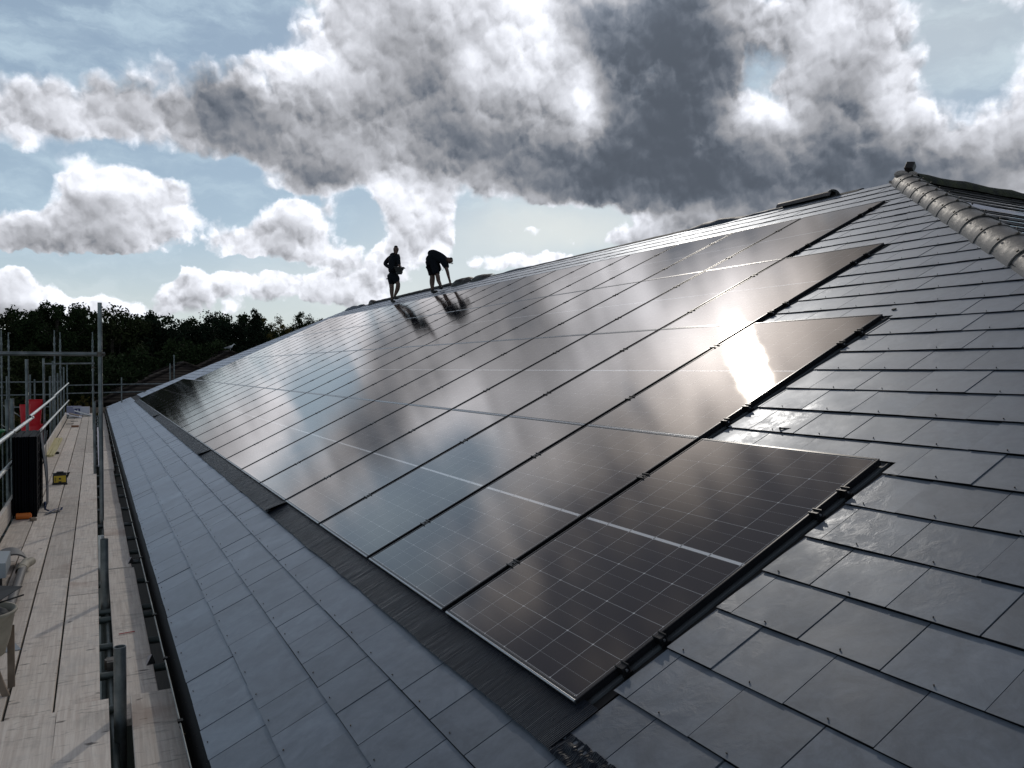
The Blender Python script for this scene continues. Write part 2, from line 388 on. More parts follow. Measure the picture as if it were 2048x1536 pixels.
def tileroof_fn(g, b):
    co = objco(g)
    wv = g.node('ShaderNodeTexWave', wave_type='BANDS', bands_direction='Z'); g.put(wv.inputs['Vector'], co)
    wv.inputs['Scale'].default_value = 2.2; wv.inputs['Distortion'].default_value = .4; wv.inputs['Detail'].default_value = 2
    n = g.noise(co, 1.6, 6, .7)
    c = g.mix(g.ramp(n, .3, .7), (.012, .009, .008), (.030, .023, .020))
    c = g.vscale(c, g.ramp(wv.outputs['Fac'], 0.0, .35, .55, 1.0))
    g.put(b.inputs['Base Color'], c); bump(g, b, wv.outputs['Fac'], .5, .05)
M['tileroof'] = material('old_tiles', rough=.9, spec=.15, fn=tileroof_fn)
M['ground'] = material('ground', rough=1.0, fn=noisy((.010, .013, .006), (.025, .026, .014), .3))
M['bark'] = material('bark', rough=.95, fn=noisy((.03, .024, .018), (.07, .058, .045), 4))
def leaf_mat(name, c1, c2):
    def fn(g, b):
        r = isl(g); n = g.noise(objco(g), .5, 3)
        c = g.mix(g.m('MULTIPLY_ADD', r, .6, g.m('MULTIPLY', n, .4)), c1, c2)
        g.put(b.inputs['Base Color'], c)
        b.inputs['Transmission Weight'].default_value = 0.0
    return material(name, rough=.9, spec=.08, fn=fn)
M['leafA'] = leaf_mat('dark_leaf', (.012, .022, .009), (.034, .050, .019))
M['leafB'] = leaf_mat('mid_leaf', (.015, .022, .008), (.038, .046, .018))
M['leafC'] = leaf_mat('pine_leaf', (.008, .016, .010), (.020, .030, .016))
M['leafD'] = leaf_mat('autumn_leaf', (.07, .06, .02), (.14, .11, .035))

# ------------------------------------------------------------------ object helpers
def tag(o, label=None, cat=None, group=None, kind=None):
    if label: o['label'] = label
    if cat: o['category'] = cat
    if group: o['group'] = group
    if kind: o['kind'] = kind
    return o
def empty(name, loc=(0, 0, 0), rot=(0, 0, 0), label=None, cat=None, group=None, kind=None):
    o = bpy.data.objects.new(name, None); COL.objects.link(o); o.location = loc; o.rotation_euler = rot
    o.empty_display_size = .1
    return tag(o, label, cat, group, kind)
class MB:
    """collects shapes for one mesh"""
    def __init__(s): s.v = []; s.f = []; s.mi = []; s.sm = []; s.cur = 0
    def add(s, vs, fs, smooth=False):
        n = len(s.v); s.v += [tuple(v) for v in vs]
        for f in fs: s.f.append([n + i for i in f]); s.mi.append(s.cur); s.sm.append(smooth)
    def box(s, a, b, mat=None):
        x0, y0, z0 = a; x1, y1, z1 = b
        vs = [(x0, y0, z0), (x1, y0, z0), (x1, y1, z0), (x0, y1, z0), (x0, y0, z1), (x1, y0, z1), (x1, y1, z1), (x0, y1, z1)]
        if mat: vs = [tuple(mat @ Vector(v)) for v in vs]
        s.add(vs, [(3, 2, 1, 0), (4, 5, 6, 7), (0, 1, 5, 4), (1, 2, 6, 5), (2, 3, 7, 6), (3, 0, 4, 7)])
    def cbox(s, a, b, c=.01, mat=None):
        """box with its four long vertical-ish edges and top edges softened (chamfer c)"""
        x0, y0, z0 = a; x1, y1, z1 = b
        vs = []
        for z, k in ((z0, 0), (z1 - c, 0), (z1, c)):
            vs += [(x0 + k + (c if not k else 0), y0 + k, z), (x1 - k - (c if not k else 0), y0 + k, z), (x1 - k, y0 + k + (c if not k else 0), z), (x1 - k, y1 - k - (c if not k else 0), z),
                   (x1 - k - (c if not k else 0), y1 - k, z), (x0 + k + (c if not k else 0), y1 - k, z), (x0 + k, y1 - k - (c if not k else 0), z), (x0 + k, y0 + k + (c if not k else 0), z)]
        if mat: vs = [tuple(mat @ Vector(v)) for v in vs]
        fs = [tuple(reversed(range(8))), tuple(range(16, 24))]
        for l in (0, 8):
            for i in range(8): j = (i + 1) % 8; fs.append((l + i, l + j, l + 8 + j, l + 8 + i))
        s.add(vs, fs)
    def tube(s, p0, p1, r, seg=12, r1=None, caps=True, hollow=0.0):
        p0, p1 = Vector(p0), Vector(p1); d = (p1 - p0).normalized(); r1 = r if r1 is None else r1
        a = d.orthogonal().normalized(); b = d.cross(a)
        vs = []
        for p, rr in ((p0, r), (p1, r1)):
            for i in range(seg):
                t = 2 * PI * i / seg; vs.append(p + a * math.cos(t) * rr + b * math.sin(t) * rr)
        s.add(vs, [(i, (i + 1) % seg, seg + (i + 1) % seg, seg + i) for i in range(seg)], True)
        if caps and not hollow:
            s.add(vs[:seg], [tuple(reversed(range(seg)))]); s.add(vs[seg:], [tuple(range(seg))])
        if hollow:
            for (p, rr, sg) in ((p0, r, -1), (p1, r1, 1)):
                ring = []; inn = []; deep = []
                for i in range(seg):
                    t = 2 * PI * i / seg; e = a * math.cos(t) + b * math.sin(t)
                    ring.append(p + e * rr); inn.append(p + e * (rr - hollow)); deep.append(p + e * (rr - hollow) - d * sg * .25)
                s.add(ring + inn, [(i, (i + 1) % seg, seg + (i + 1) % seg, seg + i) for i in range(seg)])
                s.add(inn + deep, [(i, (i + 1) % seg, seg + (i + 1) % seg, seg + i) for i in range(seg)], True)
    def ball(s, c, r, seg=10, rings=6, sc=(1, 1, 1), mat=None):
        vs = []; fs = []
        for j in range(rings + 1):
            ph = PI * j / rings
            for i in range(seg):
                t = 2 * PI * i / seg
                v = Vector((math.sin(ph) * math.cos(t) * sc[0], math.sin(ph) * math.sin(t) * sc[1], math.cos(ph) * sc[2])) * r
                if mat: v = mat @ v
                vs.append(v + Vector(c))
        for j in range(rings):
            for i in range(seg):
                k = (i + 1) % seg; fs.append((j * seg + i, (j + 1) * seg + i, (j + 1) * seg + k, j * seg + k))
        s.add(vs, fs, True)
    def strip(s, rows, smooth=True, closed=False):
        """rows: list of equal length point lists, joined to a sheet"""
        n = len(rows[0]); vs = [p for r in rows for p in r]; fs = []
        for j in range(len(rows) - 1):
            for i in range(n - (0 if closed else 1)):
                k = (i + 1) % n; fs.append((j * n + i, j * n + k, (j + 1) * n + k, (j + 1) * n + i))
        s.add(vs, fs, smooth)
    def build(s, name, mats, parent=None, loc=None, rot=None):
        me = bpy.data.meshes.new(name); me.from_pydata([tuple(v) for v in s.v], [], s.f)
        for m in (mats if isinstance(mats, (list, tuple)) else [mats]): me.materials.append(m)
        me.polygons.foreach_set('material_index', s.mi); me.polygons.foreach_set('use_smooth', s.sm)
        me.update()
        o = bpy.data.objects.new(name, me); COL.objects.link(o)
        if parent: o.parent = parent
        if loc: o.location = loc
        if rot: o.rotation_euler = rot
        return o
def copy_tree(o, parent=None):
    c = o.copy(); COL.objects.link(c); c.parent = parent
    for ch in [x for x in o.children]: copy_tree(ch, c)
    return c
def solidify(o, t):
    md = o.modifiers.new('thick', 'SOLIDIFY'); md.thickness = t; md.offset = 0; return o
ORD = ['first', 'second', 'third', 'fourth', 'fifth', 'sixth', 'seventh', 'eighth', 'ninth', 'tenth', 'eleventh', 'twelfth', 'thirteenth',
       'fourteenth', 'fifteenth', 'sixteenth', 'seventeenth', 'eighteenth', 'nineteenth', 'twentieth', 'twenty-first', 'twenty-second',
       'twenty-third', 'twenty-fourth', 'twenty-fifth', 'twenty-sixth', 'twenty-seventh', 'twenty-eighth', 'twenty-ninth', 'thirtieth']

# ------------------------------------------------------------------ roof frame of reference
AL = R(25.5324)
CA, SA = math.cos(AL), math.sin(AL)
def P(u, v, n=0.0): return Vector((v * CA - n * SA, u, v * SA + n * CA))
ROOF_ROT = (0, -AL, 0)            # local x = up the slope, y = along the eave, z = normal
PU, PV = 1.174, 1.7516            # panel pitch
PW, PL = 1.134, 1.742
NROWS = [(0, 26), (1, 23), (2, 23), (3, 23)]
V_RIDGE, V_EAVE = 8.03, -1.165
U_HIP0 = 3.95
def u_hip(v): return U_HIP0 - (V_RIDGE - v) * CA
def u_far(v): return 36.1 - (v - V_EAVE) * CA
SN = -0.030                       # slate surface below the panel tops

# ------------------------------------------------------------------ ground
gm = MB(); S = 1500
gm.add([(-S, -S, 0), (S, -S, 0), (S, S, 0), (-S, S, 0)], [(0, 1, 2, 3)])
tag(gm.build('ground', M['ground'], loc=(0, 0, -5.2)), kind='structure')

# ------------------------------------------------------------------ building: slopes, slates, hips, gutter
bld = empty('slate_roofed_building', (0, 0, 0), label='long low building with new grey slate hipped roof carrying the solar panels', cat='building')
blocks = []
for r, (c0, c1) in enumerate(NROWS):
    blocks.append((c0 * PU - .057, c1 * PU - .04 + .05, r * PV - (.03 if r else .0), (r + 1) * PV + .012))
def subtract(rc, bl):
    u0, u1, v0, v1 = rc; a0, a1, b0, b1 = bl
    if u1 <= a0 or u0 >= a1 or v1 <= b0 or v0 >= b1: return [rc]
    o = []
    if u0 < a0: o.append((u0, a0, v0, v1)); u0 = a0
    if u1 > a1: o.append((a1, u1, v0, v1)); u1 = a1
    if v0 < b0: o.append((u0, u1, v0, b0))
    if v1 > b1: o.append((u0, u1, b1, v1))
    return [x for x in o if x[1] - x[0] > .012 and x[3] - x[2] > .012]
G, SW, TH = .2573, .3085, .006
sl_m = MB(); rv = MB()
rng = random.Random(3)
nc = int((V_RIDGE - V_EAVE) / G) + 1
for k in range(nc):
    v0 = V_EAVE + G * k; v1 = min(v0 + G, V_RIDGE)
    ph = -.286 if k % 2 == 0 else -.441
    us, ue = u_hip(v0), u_far(v0)
    i0 = math.floor((us - ph) / SW); i1 = math.ceil((ue - ph) / SW)
    for i in range(i0, i1):
        j1, j2 = rng.uniform(-.0015, .0015), rng.uniform(-.0015, .0015)
        a = ph + i * SW + .0022 + j1; b = ph + (i + 1) * SW - .0022 + j2
        dv = rng.uniform(-.002, .0025); dn = rng.uniform(-.0012, .0016); tl = rng.uniform(-.0014, .0014)
        rects = [(a, b, v0 + dv, v1)]
        for bl in blocks: rects = [y for x in rects for y in subtract(x, bl)]
        if k == 4: rects = [(x[0], min(x[1], -.085), max(x[2], -.127), x[3]) for x in rects if x[0] < -.1]
        for (ua, ub, va, vb) in rects:
            def top(u, v): return SN + .0085 * (1 - (v - v0) / G) + dn + tl * ((u - a) / SW - .5) * 2
            def cut(u, v):                     # clip against hips
                return min(max(u, u_hip(v) - .02), u_far(v) + .02)
            c = [(ua, va), (ub, va), (ub, vb), (ua, vb)]
            cc = [(cut(u, v), v) for u, v in c]
            if abs(cc[0][0] - cc[1][0]) < .01 and abs(cc[2][0] - cc[3][0]) < .01: continue
            vs = [(v, u, top(u, v)) for u, v in cc] + [(v + (.013 if m_i < 2 else 0), u, top(u, v) - TH - .004) for m_i, (u, v) in enumerate(cc)]
            sl_m.add(vs, [(0, 3, 2, 1), (0, 1, 5, 4), (1, 2, 6, 5), (2, 3, 7, 6), (3, 0, 4, 7)])
            if a < 14 and abs(va - (v0 + dv)) < .001 and ub - ua > .2 and us < (a + b) / 2 < ue:
                um = (a + b) / 2 + rng.uniform(-.004, .004)
                rv.tube((va + .018, um, top(um, va)), (va + .018 + rng.uniform(-.004, .004), um + rng.uniform(-.004, .004), top(um, va) + .005), .0026, 6)
slates = sl_m.build('roof_slates', M['slate'], bld, rot=ROOF_ROT)
rv.build('slate_rivets', M['coupler'], bld, rot=ROOF_ROT)
# underlay below slates and panels
um = MB(); n = SN - .018
um.add([(V_EAVE + .03, u_hip(V_EAVE), n), (V_EAVE + .03, u_far(V_EAVE), n), (V_RIDGE, u_far(V_RIDGE), n), (V_RIDGE, u_hip(V_RIDGE), n),
        (V_EAVE + .03, u_hip(V_EAVE), n - .12), (V_EAVE + .03, u_far(V_EAVE), n - .12), (V_RIDGE, u_far(V_RIDGE), n - .12), (V_RIDGE, u_hip(V_RIDGE), n - .12)],
       [(0, 3, 2, 1), (4, 5, 6, 7), (0, 1, 5, 4), (1, 2, 6, 5), (2, 3, 7, 6), (3, 0, 4, 7)])
um.build('roof_deck', M['under'], bld, rot=ROOF_ROT)
# edge channels beside the stepped panel edges: grey tray, plain dark strip
for r, (c0, c1) in enumerate(NROWS):
    ch = MB(); ch2 = MB()
    ue = c0 * PU; va, vb = r * PV + (-.01 if r == 0 else 0.0), (r + 1) * PV + .02
    ch.box((va, ue - .018, SN - .016), (vb, ue + .03, SN - .006))
    ch.box((va, ue - .021, SN - .014), (vb, ue - .018, SN + .001))
    ch2.box((va, ue - .060, SN - .0175), (vb + .16, ue - .021, SN - .011))
    ch.build('side_tray', M['tray'], bld, rot=ROOF_ROT)
    ch2.build('side_dark_strip', M['darkplastic'], bld, rot=ROOF_ROT)
# corrugated apron flashing under the lowest row
def flash(u0, u1, lift0, amp, vlo, vhi, name, du=.012):
    fb = MB(); rows = []
    nu = int((u1 - u0) / du); nv = 9
    for i in range(nu + 1):
        u = u0 + (u1 - u0) * i / nu; row = []
        for j in range(nv + 1):
            t = j / nv
            v = vlo + (vhi - vlo) * t
            v += (mnoise.noise(Vector((u * 1.7, 3.0, 0))) * .012 + mnoise.noise(Vector((u * 9, 1.0, 0))) * .004) * (1 - t)
            cr = 0.0
            wv_ = amp * mnoise.noise(Vector((u * 5.5, v * 3.0, 4.0))) + amp * .5 * mnoise.noise(Vector((u * 17, v * 5.0, 9.0)))
            e = lift0 * math.exp(-((u - u0) / .09)) * (1 - t * .75)
            row.append((v, u, SN + .012 + cr + wv_ + e + .003 * (1 - t)))
        rows.append(row)
    fb.strip(rows)
    return fb.build(name, M['lead'], bld, rot=ROOF_ROT)
flash(-.088, 4.66, 0, .004, -.186, .03, 'apron_flashing', .0052)
flash(4.60, 9.66, .035, .008, -.188, .03, 'apron_flashing', .0105)
flash(9.60, 19.5, .03, .007, -.188, .03, 'apron_flashing', .03)
flash(19.44, 30.62, .03, .006, -.188, .03, 'apron_flashing', .05)
# crinkled tail of the flashing below the right-hand slates
cb_ = MB(); rows = []
for i in range(150):
    u = -.088 - i * .008; row = []
    for j in range(12):
        v = -.19 + j * .0085
        h = .011 * abs(mnoise.noise(Vector((u * 26, v * 26, 1)))) + .009 * mnoise.noise(Vector((u * 60, v * 40, 5)))
        row.append((v, u, SN + .009 + h))
    rows.append(row)
cb_.strip(rows, smooth=True); cb_.build('crumpled_flashing', M['lead'], bld, rot=ROOF_ROT)
# corrugation as bump on the flashing
def lead_fn():
    g = NG(M['lead'].node_tree); b = g.n['Principled BSDF']; co = objco(g)
    n = g.noise(g.v('MULTIPLY', co, (1.5, 40.0, 1.0)), 2.0, 4, .6)
    big = g.noise(co, 3.0, 4)
    g.put(b.inputs['Roughness'], g.ramp(n, .35, .65, .20, .50))
    g.put(b.inputs['Base Color'], g.mix(g.ramp(big, .3, .7), (.004, .007, .013), (.010, .015, .024)))
    y = g.xyz(co)[1]
    y2 = g.m('ADD', y, g.m('MULTIPLY', g.noise(co, 3.0, 2), .02))
    cor = g.m('MULTIPLY_ADD', g.m('SINE', g.m('MULTIPLY', y2, 2 * PI / .0085)), .5, .5)
    bump(g, b, g.m('MULTIPLY_ADD', n, 1.0, g.m('MULTIPLY', cor, .75)), .8, .003)
lead_fn()
# eave gutter (half round, black) with bright outer lip, brackets and unions
gt = MB(); GX, GZ, GR = -1.052, -.552, .056
for (y0, y1) in ((-6.0, 1.15), (1.16, 4.9), (4.91, 8.8), (8.81, 36.2)):
    prof = [(GX + math.cos(t) * GR, GZ + math.sin(t) * GR) for t in [PI + PI * i / 10 for i in range(11)]]
    prof2 = [(GX + math.cos(t) * (GR + .003), GZ + math.sin(t) * (GR + .003)) for t in [2 * PI - PI * i / 10 for i in range(11)]]
    lp = prof + prof2
    gt.strip([[(x, y0, z) for x, z in lp], [(x, y1, z) for x, z in lp]], closed=True)
    pass
gu = gt.build('gutter', M['gutter'], bld)
gl_ = MB(); gl_.tube((GX - GR - .002, -6, GZ + .002), (GX - GR - .002, 36.2, GZ + .002), .0042, 8); gl_.build('gutter_lip', M['galv'], gu)
for y in [i * .92 - 1.0 for i in range(24)]:
    bb = MB()
    pr = [(GX + math.cos(t) * (GR + .008), GZ + math.sin(t) * (GR + .008)) for t in [PI + PI * i / 10 for i in range(11)]]
    pr2 = [(GX + math.cos(t) * (GR + .0045), GZ + math.sin(t) * (GR + .0045)) for t in [2 * PI - PI * i / 10 for i in range(11)]]
    bb.strip([[(x, y, z) for x, z in pr + pr2], [(x, y + .03, z) for x, z in pr + pr2]], closed=True, smooth=False)
    bb.box((GX - GR - .012, y, GZ + .001), (GX - GR + .012, y + .03, GZ + .012))
    bb.build('gutter_bracket', M['gutter'], gu)
# litter lying in the gutter
lit = MB(); rl = random.Random(5)
for i in range(170):
    y = rl.uniform(-.2, 6.5) if i > 60 else rl.uniform(-.3, 2.2); a = rl.uniform(PI * 1.15, PI * 1.7)
    c = Vector((GX + math.cos(a) * (GR - .004), y, GZ + math.sin(a) * (GR - .004))); s = rl.uniform(.001, .0032)
    if rl.random() < .09: s *= 2.6
    d1 = Vector((rl.uniform(-1, 1), rl.uniform(-1, 1), rl.uniform(-.3, .3))).normalized() * s; d2 = Vector((rl.uniform(-1, 1), rl.uniform(-1, 1), .5)).normalized() * s * .6
    lit.add([c - d1, c + d2, c + d1, c - d2 + Vector((0, 0, s))], [(0, 1, 2, 3)])
tag(lit.build('gutter_litter', M['leafy']), 'leaf scraps and grit lying in the black gutter', 'litter', kind='stuff')
# walls and soffit
wl = MB(); wl.box((-.70, -6, -5.2), (13.0, 35.3, -.66)); wl.build('wall', M['wall'], bld)
wl = MB(); wl.box((-.97, -6, -.655), (-.95, 35.9, -.50)); wl.build('fascia_board', M['gutter'], bld)
wl = MB(); wl.box((-.95, -6, -.66), (-.70, 35.9, -.645)); wl.build('soffit', M['gutter'], bld)
# far hip face and far slope, back slope
apex = P(U_HIP0, V_RIDGE, SN); apf = P(u_far(V_RIDGE), V_RIDGE, SN)
eh = P(u_hip(V_EAVE), V_EAVE, SN); ef = P(u_far(V_EAVE), V_EAVE, SN)
bk = MB()
XR = 2 * apex.x - eh.x
bk.add([apf + Vector((0, 0, -.02)), ef + Vector((0, 0, -.02)), Vector((XR, ef.y, ef.z)), ], [(0, 1, 2)])
bk.add([apex + Vector((0, 0, -.02)), apf + Vector((0, 0, -.02)), Vector((XR, ef.y, ef.z)), Vector((XR, apex.y, ef.z))], [(0, 1, 2, 3)])
bk.build('far_roof_slopes', M['tileroof'], bld)
# old end slope with worn slates facing the near side, real slate courses
es = MB(); g2 = .27
Rz = apex.z
for k in range(34):
    d0 = 8.9 - k * g2; d1 = d0 - g2                 # distance down the slope from the ridge
    if d0 <= 0: break
    d1 = max(d1, 0)
    def pt(x, d, h): return Vector((x, apex.y - d * CA + h * -SA * 0 - h * SA, Rz - d * SA + h * CA))
    xl = apex.x - d1 * CA
    x = xl - .3 + (.15 if k % 2 else 0)
    while x < 22:
        xa, xb = x + .003, x + .30 - .003; x += .30
        if xb < apex.x - d0 * CA + .02: continue
        h = rng.uniform(-.003, .006); h2 = rng.uniform(-.003, .003)
        if rng.random() < .012 and k > 12: continue
        xa0 = max(xa, apex.x - d0 * CA); xa1 = max(xa, apex.x - d1 * CA)
        vs = [pt(xa0, d0, .014 + h), pt(xb, d0, .014 + h + h2), pt(xb, d1, .0), pt(min(xa1, xb), d1, .0), pt(xa0, d0, .002), pt(xb, d0, .002), pt(xb, d1, -.01), pt(min(xa1, xb), d1, -.01)]
        es.add(vs, [(0, 1, 2, 3), (0, 4, 5, 1), (1, 5, 6, 2), (3, 7, 4, 0)])
es.build('old_slate_slope', M['old_slate'], bld)
# torn pale membrane showing beside the hip
tm = MB(); d = 1.35
def pe(x, d, h): return Vector((x, apex.y - d * CA - h * SA, Rz - d * SA + h * CA))
tm.add([pe(apex.x - 1.32 * CA + .1, 1.32, .02), pe(apex.x - 1.6 * CA + .1, 1.72, .02), pe(apex.x + .75, 1.78, .02), pe(apex.x - .4, 1.50, .02)], [(0, 1, 2, 3)])
tm.build('pale_membrane_patch', M['white'], bld)
# mossy ridge running right from the apex
mr = MB(); rows = []
for i in range(60):
    x = apex.x + .12 + i * .25; row = []
    for j in range(9):
        t = PI * j / 8; rr = .125 + .012 * mnoise.noise(Vector((x * 4, j * .9, 0)))
        row.append(Vector((x, apex.y + math.cos(t) * -rr, Rz - .03 + math.sin(t) * rr + .015 * mnoise.noise(Vector((x * 2.2, 0, 3))))))
    rows.append(row)
mr.strip(rows); mr.build('mossy_ridge', M['moss'], bld)
# hip tiles with clips
hd = (eh - apex); hl = hd.length; hd = hd / hl
side = Vector((0, 0, 1)).cross(hd).normalized(); upv = hd.cross(side).normalized()
if upv.z < 0: upv = -upv; side = -side
def half_tile(name, L, r0, r1, mat, parent, th=.014, seg=14, arc=.93):
    t_ = MB()
    def ring(x, r): return [(x, math.cos(a) * r, math.sin(a) * r) for a in [PI / 2 + PI * arc * (i / seg - .5) for i in range(seg + 1)]]
    o0, o1 = ring(0, r0), ring(L, r1); i0, i1 = ring(0, r0 - th), ring(L, r1 - th)
    om = ring(.02, r0 + .001)
    t_.strip([o0, om, o1]); t_.strip([i1, i0]); t_.strip([o0, i0], smooth=False); t_.strip([i1, o1], smooth=False)
    t_.strip([[o0[0], o1[0]], [i0[0], i1[0]]], smooth=False); t_.strip([[o0[-1], o1[-1]], [i0[-1], i1[-1]]], smooth=False)
    return t_.build(name, mat, parent)
TL = .452
mrot = Matrix((( -hd.x, side.x, upv.x), (-hd.y, side.y, upv.y), (-hd.z, side.z, upv.z)))
for i in range(24):
    s0 = .42 + i * TL                        # lower end of this tile measured from the apex
    if s0 > hl: break
    t_ = half_tile('hip_tile', TL + .03, .173, .162, M['hip'], bld, th=.010)
    jit = Matrix.Rotation(rng.uniform(-.012, .012), 3, 'Z')
    t_.matrix_world = Matrix.Translation(apex + hd * s0 + upv * (-.085 + rng.uniform(-.003, .003))) @ (mrot @ jit).to_4x4()
    c_ = MB()
    for a in (PI * .72, PI * .5, PI * .27):
        if a == PI * .5 and i % 1 == 0:
            c_.box((-.012, -.012, .174), (.016, .012, .184)); c_.box((-.016, -.004, .178), (-.010, .004, .194)); continue
        p = Vector((0.0, math.cos(a) * .179, math.sin(a) * .179)); c_.tube(p, p * 1.07, .009, 8); c_.tube(p * 1.05 - Vector((.012, 0, 0)), p * 1.05 + Vector((.014, 0, 0)), .004, 6)
    c = c_.build('tile_clip', M['coupler'], t_)
# mortar bed strip beneath hip tiles (dark gap line)
hb = MB(); hb.box((-.2, -.15, -.10), (hl, .15, -.02))
h_ = hb.build('hip_batten', M['under'], bld); h_.matrix_world = Matrix.Translation(apex + hd * 0) @ Matrix(((hd.x, -side.x, upv.x), (hd.y, -side.y, upv.y), (hd.z, -side.z, upv.z))).to_4x4()
# dry ridge roll / timber along the ridge top
rd = MB()
rows = []
for i in range(125):
    u = 4.6 + i * .185; row = []
    if u > u_far(V_RIDGE): break
    hgt = .012 + (.055 if 17.6 < u < 24.6 else 0) + .012 * abs(mnoise.noise(Vector((u * 1.3, 0, 0)))) + (.012 * mnoise.noise(Vector((u * 6, 2, 0))) if u > 17.6 else 0)
    for (dv, h) in ((-.05, -.005), (-.045, hgt * .8), (.0, hgt), (.05, hgt), (.09, hgt * .4), (.13, -.04)):
        row.append((V_RIDGE + dv, u, SN + h))
    rows.append(row)
rd.strip(rows, smooth=False); rd.build('ridge_batten', M['under'], bld, rot=ROOF_ROT)

# ------------------------------------------------------------------ solar panels
def make_panel():
    root = empty('solar_panel', P(0, 0, 0), ROOF_ROT)
    fr = MB(); w_ = .011; H = .030; c = .0022
    def bar(x0, x1, y0, y1):
        fr.cbox((x0, y0, -H), (x1, y1, 0.0), c)
    bar(0, PL, 0, w_); bar(0, PL, PW - w_, PW)
    bar(0, w_ + .003, w_, PW - w_); bar(PL - w_ - .003, PL, w_, PW - w_)
    fr.build('panel_frame', M['frame'], root)
    lp_ = MB(); lp_.tube((-.001, .004, -.006), (-.001, PW - .004, -.006), .0064, 12); lp_.build('frame_glint', M['lip'], root)  # added bright rods stand in for sky reflected along the frame edges
    lp_ = MB(); lp_.tube((PL, .004, -.003), (PL, PW - .004, -.003), .0034, 8); lp_.build('frame_glint', M['lip'], root)
    gl = MB(); gl.box((w_ - .001, w_ - .001, -.006), (PL - w_ + .001, PW - w_ + .001, -.0022))
    gl.build('panel_glass', M['glass'], root)
    return root
def make_clamp(dx, y, end=False):
    c = MB(); yy = y
    for s in (-1, 1):
        x = dx + s * .021
        c.box((x - .0025, yy - .030, -.010), (x + .0025, yy + .030, .0065))
    c.box((dx - .021, yy - .016, -.020), (dx + .021, yy + .016, .0015))
    c.tube((dx, yy, .001), (dx, yy, .005), .006, 8)
    return c
proto = make_panel()
panels = []; firsts = []
for r, (c0, c1) in enumerate(NROWS):
    for c in range(c0, c1):
        o = copy_tree(proto)
        panels.append(o); o.location = P(c * PU, r * PV, 0)
        rown = ['bottom', 'second', 'third', 'top'][r]
        tag(o, 'black solar panel in the %s row, %s panel from the near end of that row' % (rown, ORD[c - c0]), 'solar panel', 'solar panels set into the slate roof')
        if c == c0: firsts.append(o)
for ch_ in list(proto.children): bpy.data.objects.remove(ch_)
bpy.data.objects.remove(proto)
cm = None
for o in panels:
    if o in firsts: continue
    for dx in (.41, 1.297):
        if cm is None: cm = make_clamp(0, -.020).build('clamp', M['black'], o); cc_ = cm
        else: cc_ = cm.copy(); COL.objects.link(cc_); cc_.parent = o
        cc_.location = (dx, 0, 0)
for o in firsts:        # exposed end clamps come in pairs on the open edge
    for dx in (.208, .393, 1.285, 1.470):
        e_ = MB()
        for s_ in (-1, 1):
            e_.box((dx + s_ * .014 - .0022, -.034, -.006), (dx + s_ * .014 + .0022, .012, .0065))
        e_.box((dx - .015, -.028, -.026), (dx + .015, -.001, .0005)); e_.box((dx - .020, -.038, -.032), (dx + .020, -.026, -.022))
        ec = e_.build('end_clamp', M['black'], o)
        sc_ = MB(); sc_.tube((dx, -.030, -.010), (dx, -.036, -.010), .0055, 8); sc_.build('clamp_screw', M['clip'], ec)

# ------------------------------------------------------------------ scaffold boards
DZ = -.700
def board(x0, x1, y0, y1, z, label, rot=0.0, bands=True, grp='scaffold boards of the walkway'):
    o = empty('scaffold_board', ((x0 + x1) / 2, (y0 + y1) / 2, z), (0, 0, rot), label, 'board', grp)
    b = MB(); hx, hy = (x1 - x0) / 2 - .003, (y1 - y0) / 2
    b.cbox((-hx, -hy, -.038), (hx, hy, 0), .003)
    b.build('plank', M['board'], o)
    return o
rb = random.Random(11)
cols = [(-1.443, -1.667, [2.45, 5.0, 9.4, 13.4, 17.3, 21.3, 25.3, 29.3, 34.6]), (-1.672, -1.897, [2.40, 5.65, 9.9, 13.7, 17.5, 21.5, 25.4, 29.4, 34.6]),
        (-1.905, -2.130, [1.2, 5.62, 9.6, 13.6, 17.6, 21.6, 25.5, 29.5, 34.6]), (-2.136, -2.36, [1.6, 5.6, 9.5, 13.5, 17.4, 21.7, 25.6, 29.6, 34.6])]
cn = ['inner', 'second', 'third', 'outer']
for ci, (xa, xb, js) in enumerate(cols):
    for bi in range(len(js) - 1):
        board(min(xa, xb), max(xa, xb), js[bi] + .004, js[bi + 1] - .004, DZ + rb.uniform(-.004, .004),
              'grey scaffold board in the %s walkway column, %s beyond the raised near boards' % (cn[ci], ORD[bi]), rb.uniform(-.0012, .0012))
# raised near boards lapping over the others
board(-1.415, -1.645, -1.5, 2.53, DZ + .040, 'grey scaffold board lapped on top at the near end, right beside the cut tube', -.002)
board(-1.652, -1.890, -1.5, 2.47, DZ + .040, 'brownish scaffold board lapped on top at the near end of the second column', .002)
board(-1.90, -2.125, -2.6, 1.1, DZ + .01, 'grey scaffold board at the bottom left corner of the walkway')
for bi, (y0, y1, xa, xb, z) in enumerate([(2.3, 5.79, -1.366, -1.147, DZ), (5.83, 9.7, -1.384, -1.165, DZ), (9.75, 13.8, -1.39, -1.17, DZ - .01), (13.85, 17.6, -1.37, -1.15, DZ), (17.7, 21.6, -1.37, -1.14, DZ), (21.7, 25.5, -1.35, -1.13, DZ), (25.6, 34.5, -1.35, -1.13, DZ)]):
    board(xa, xb, y0, y1, z, 'scaffold board in the run between tubes and gutter, %s from the near end' % ORD[bi])
board(-1.325, -1.100, -1.4, 2.52, DZ + .040, 'split brown scaffold board lying raised beside the gutter at the bottom edge', -.012)
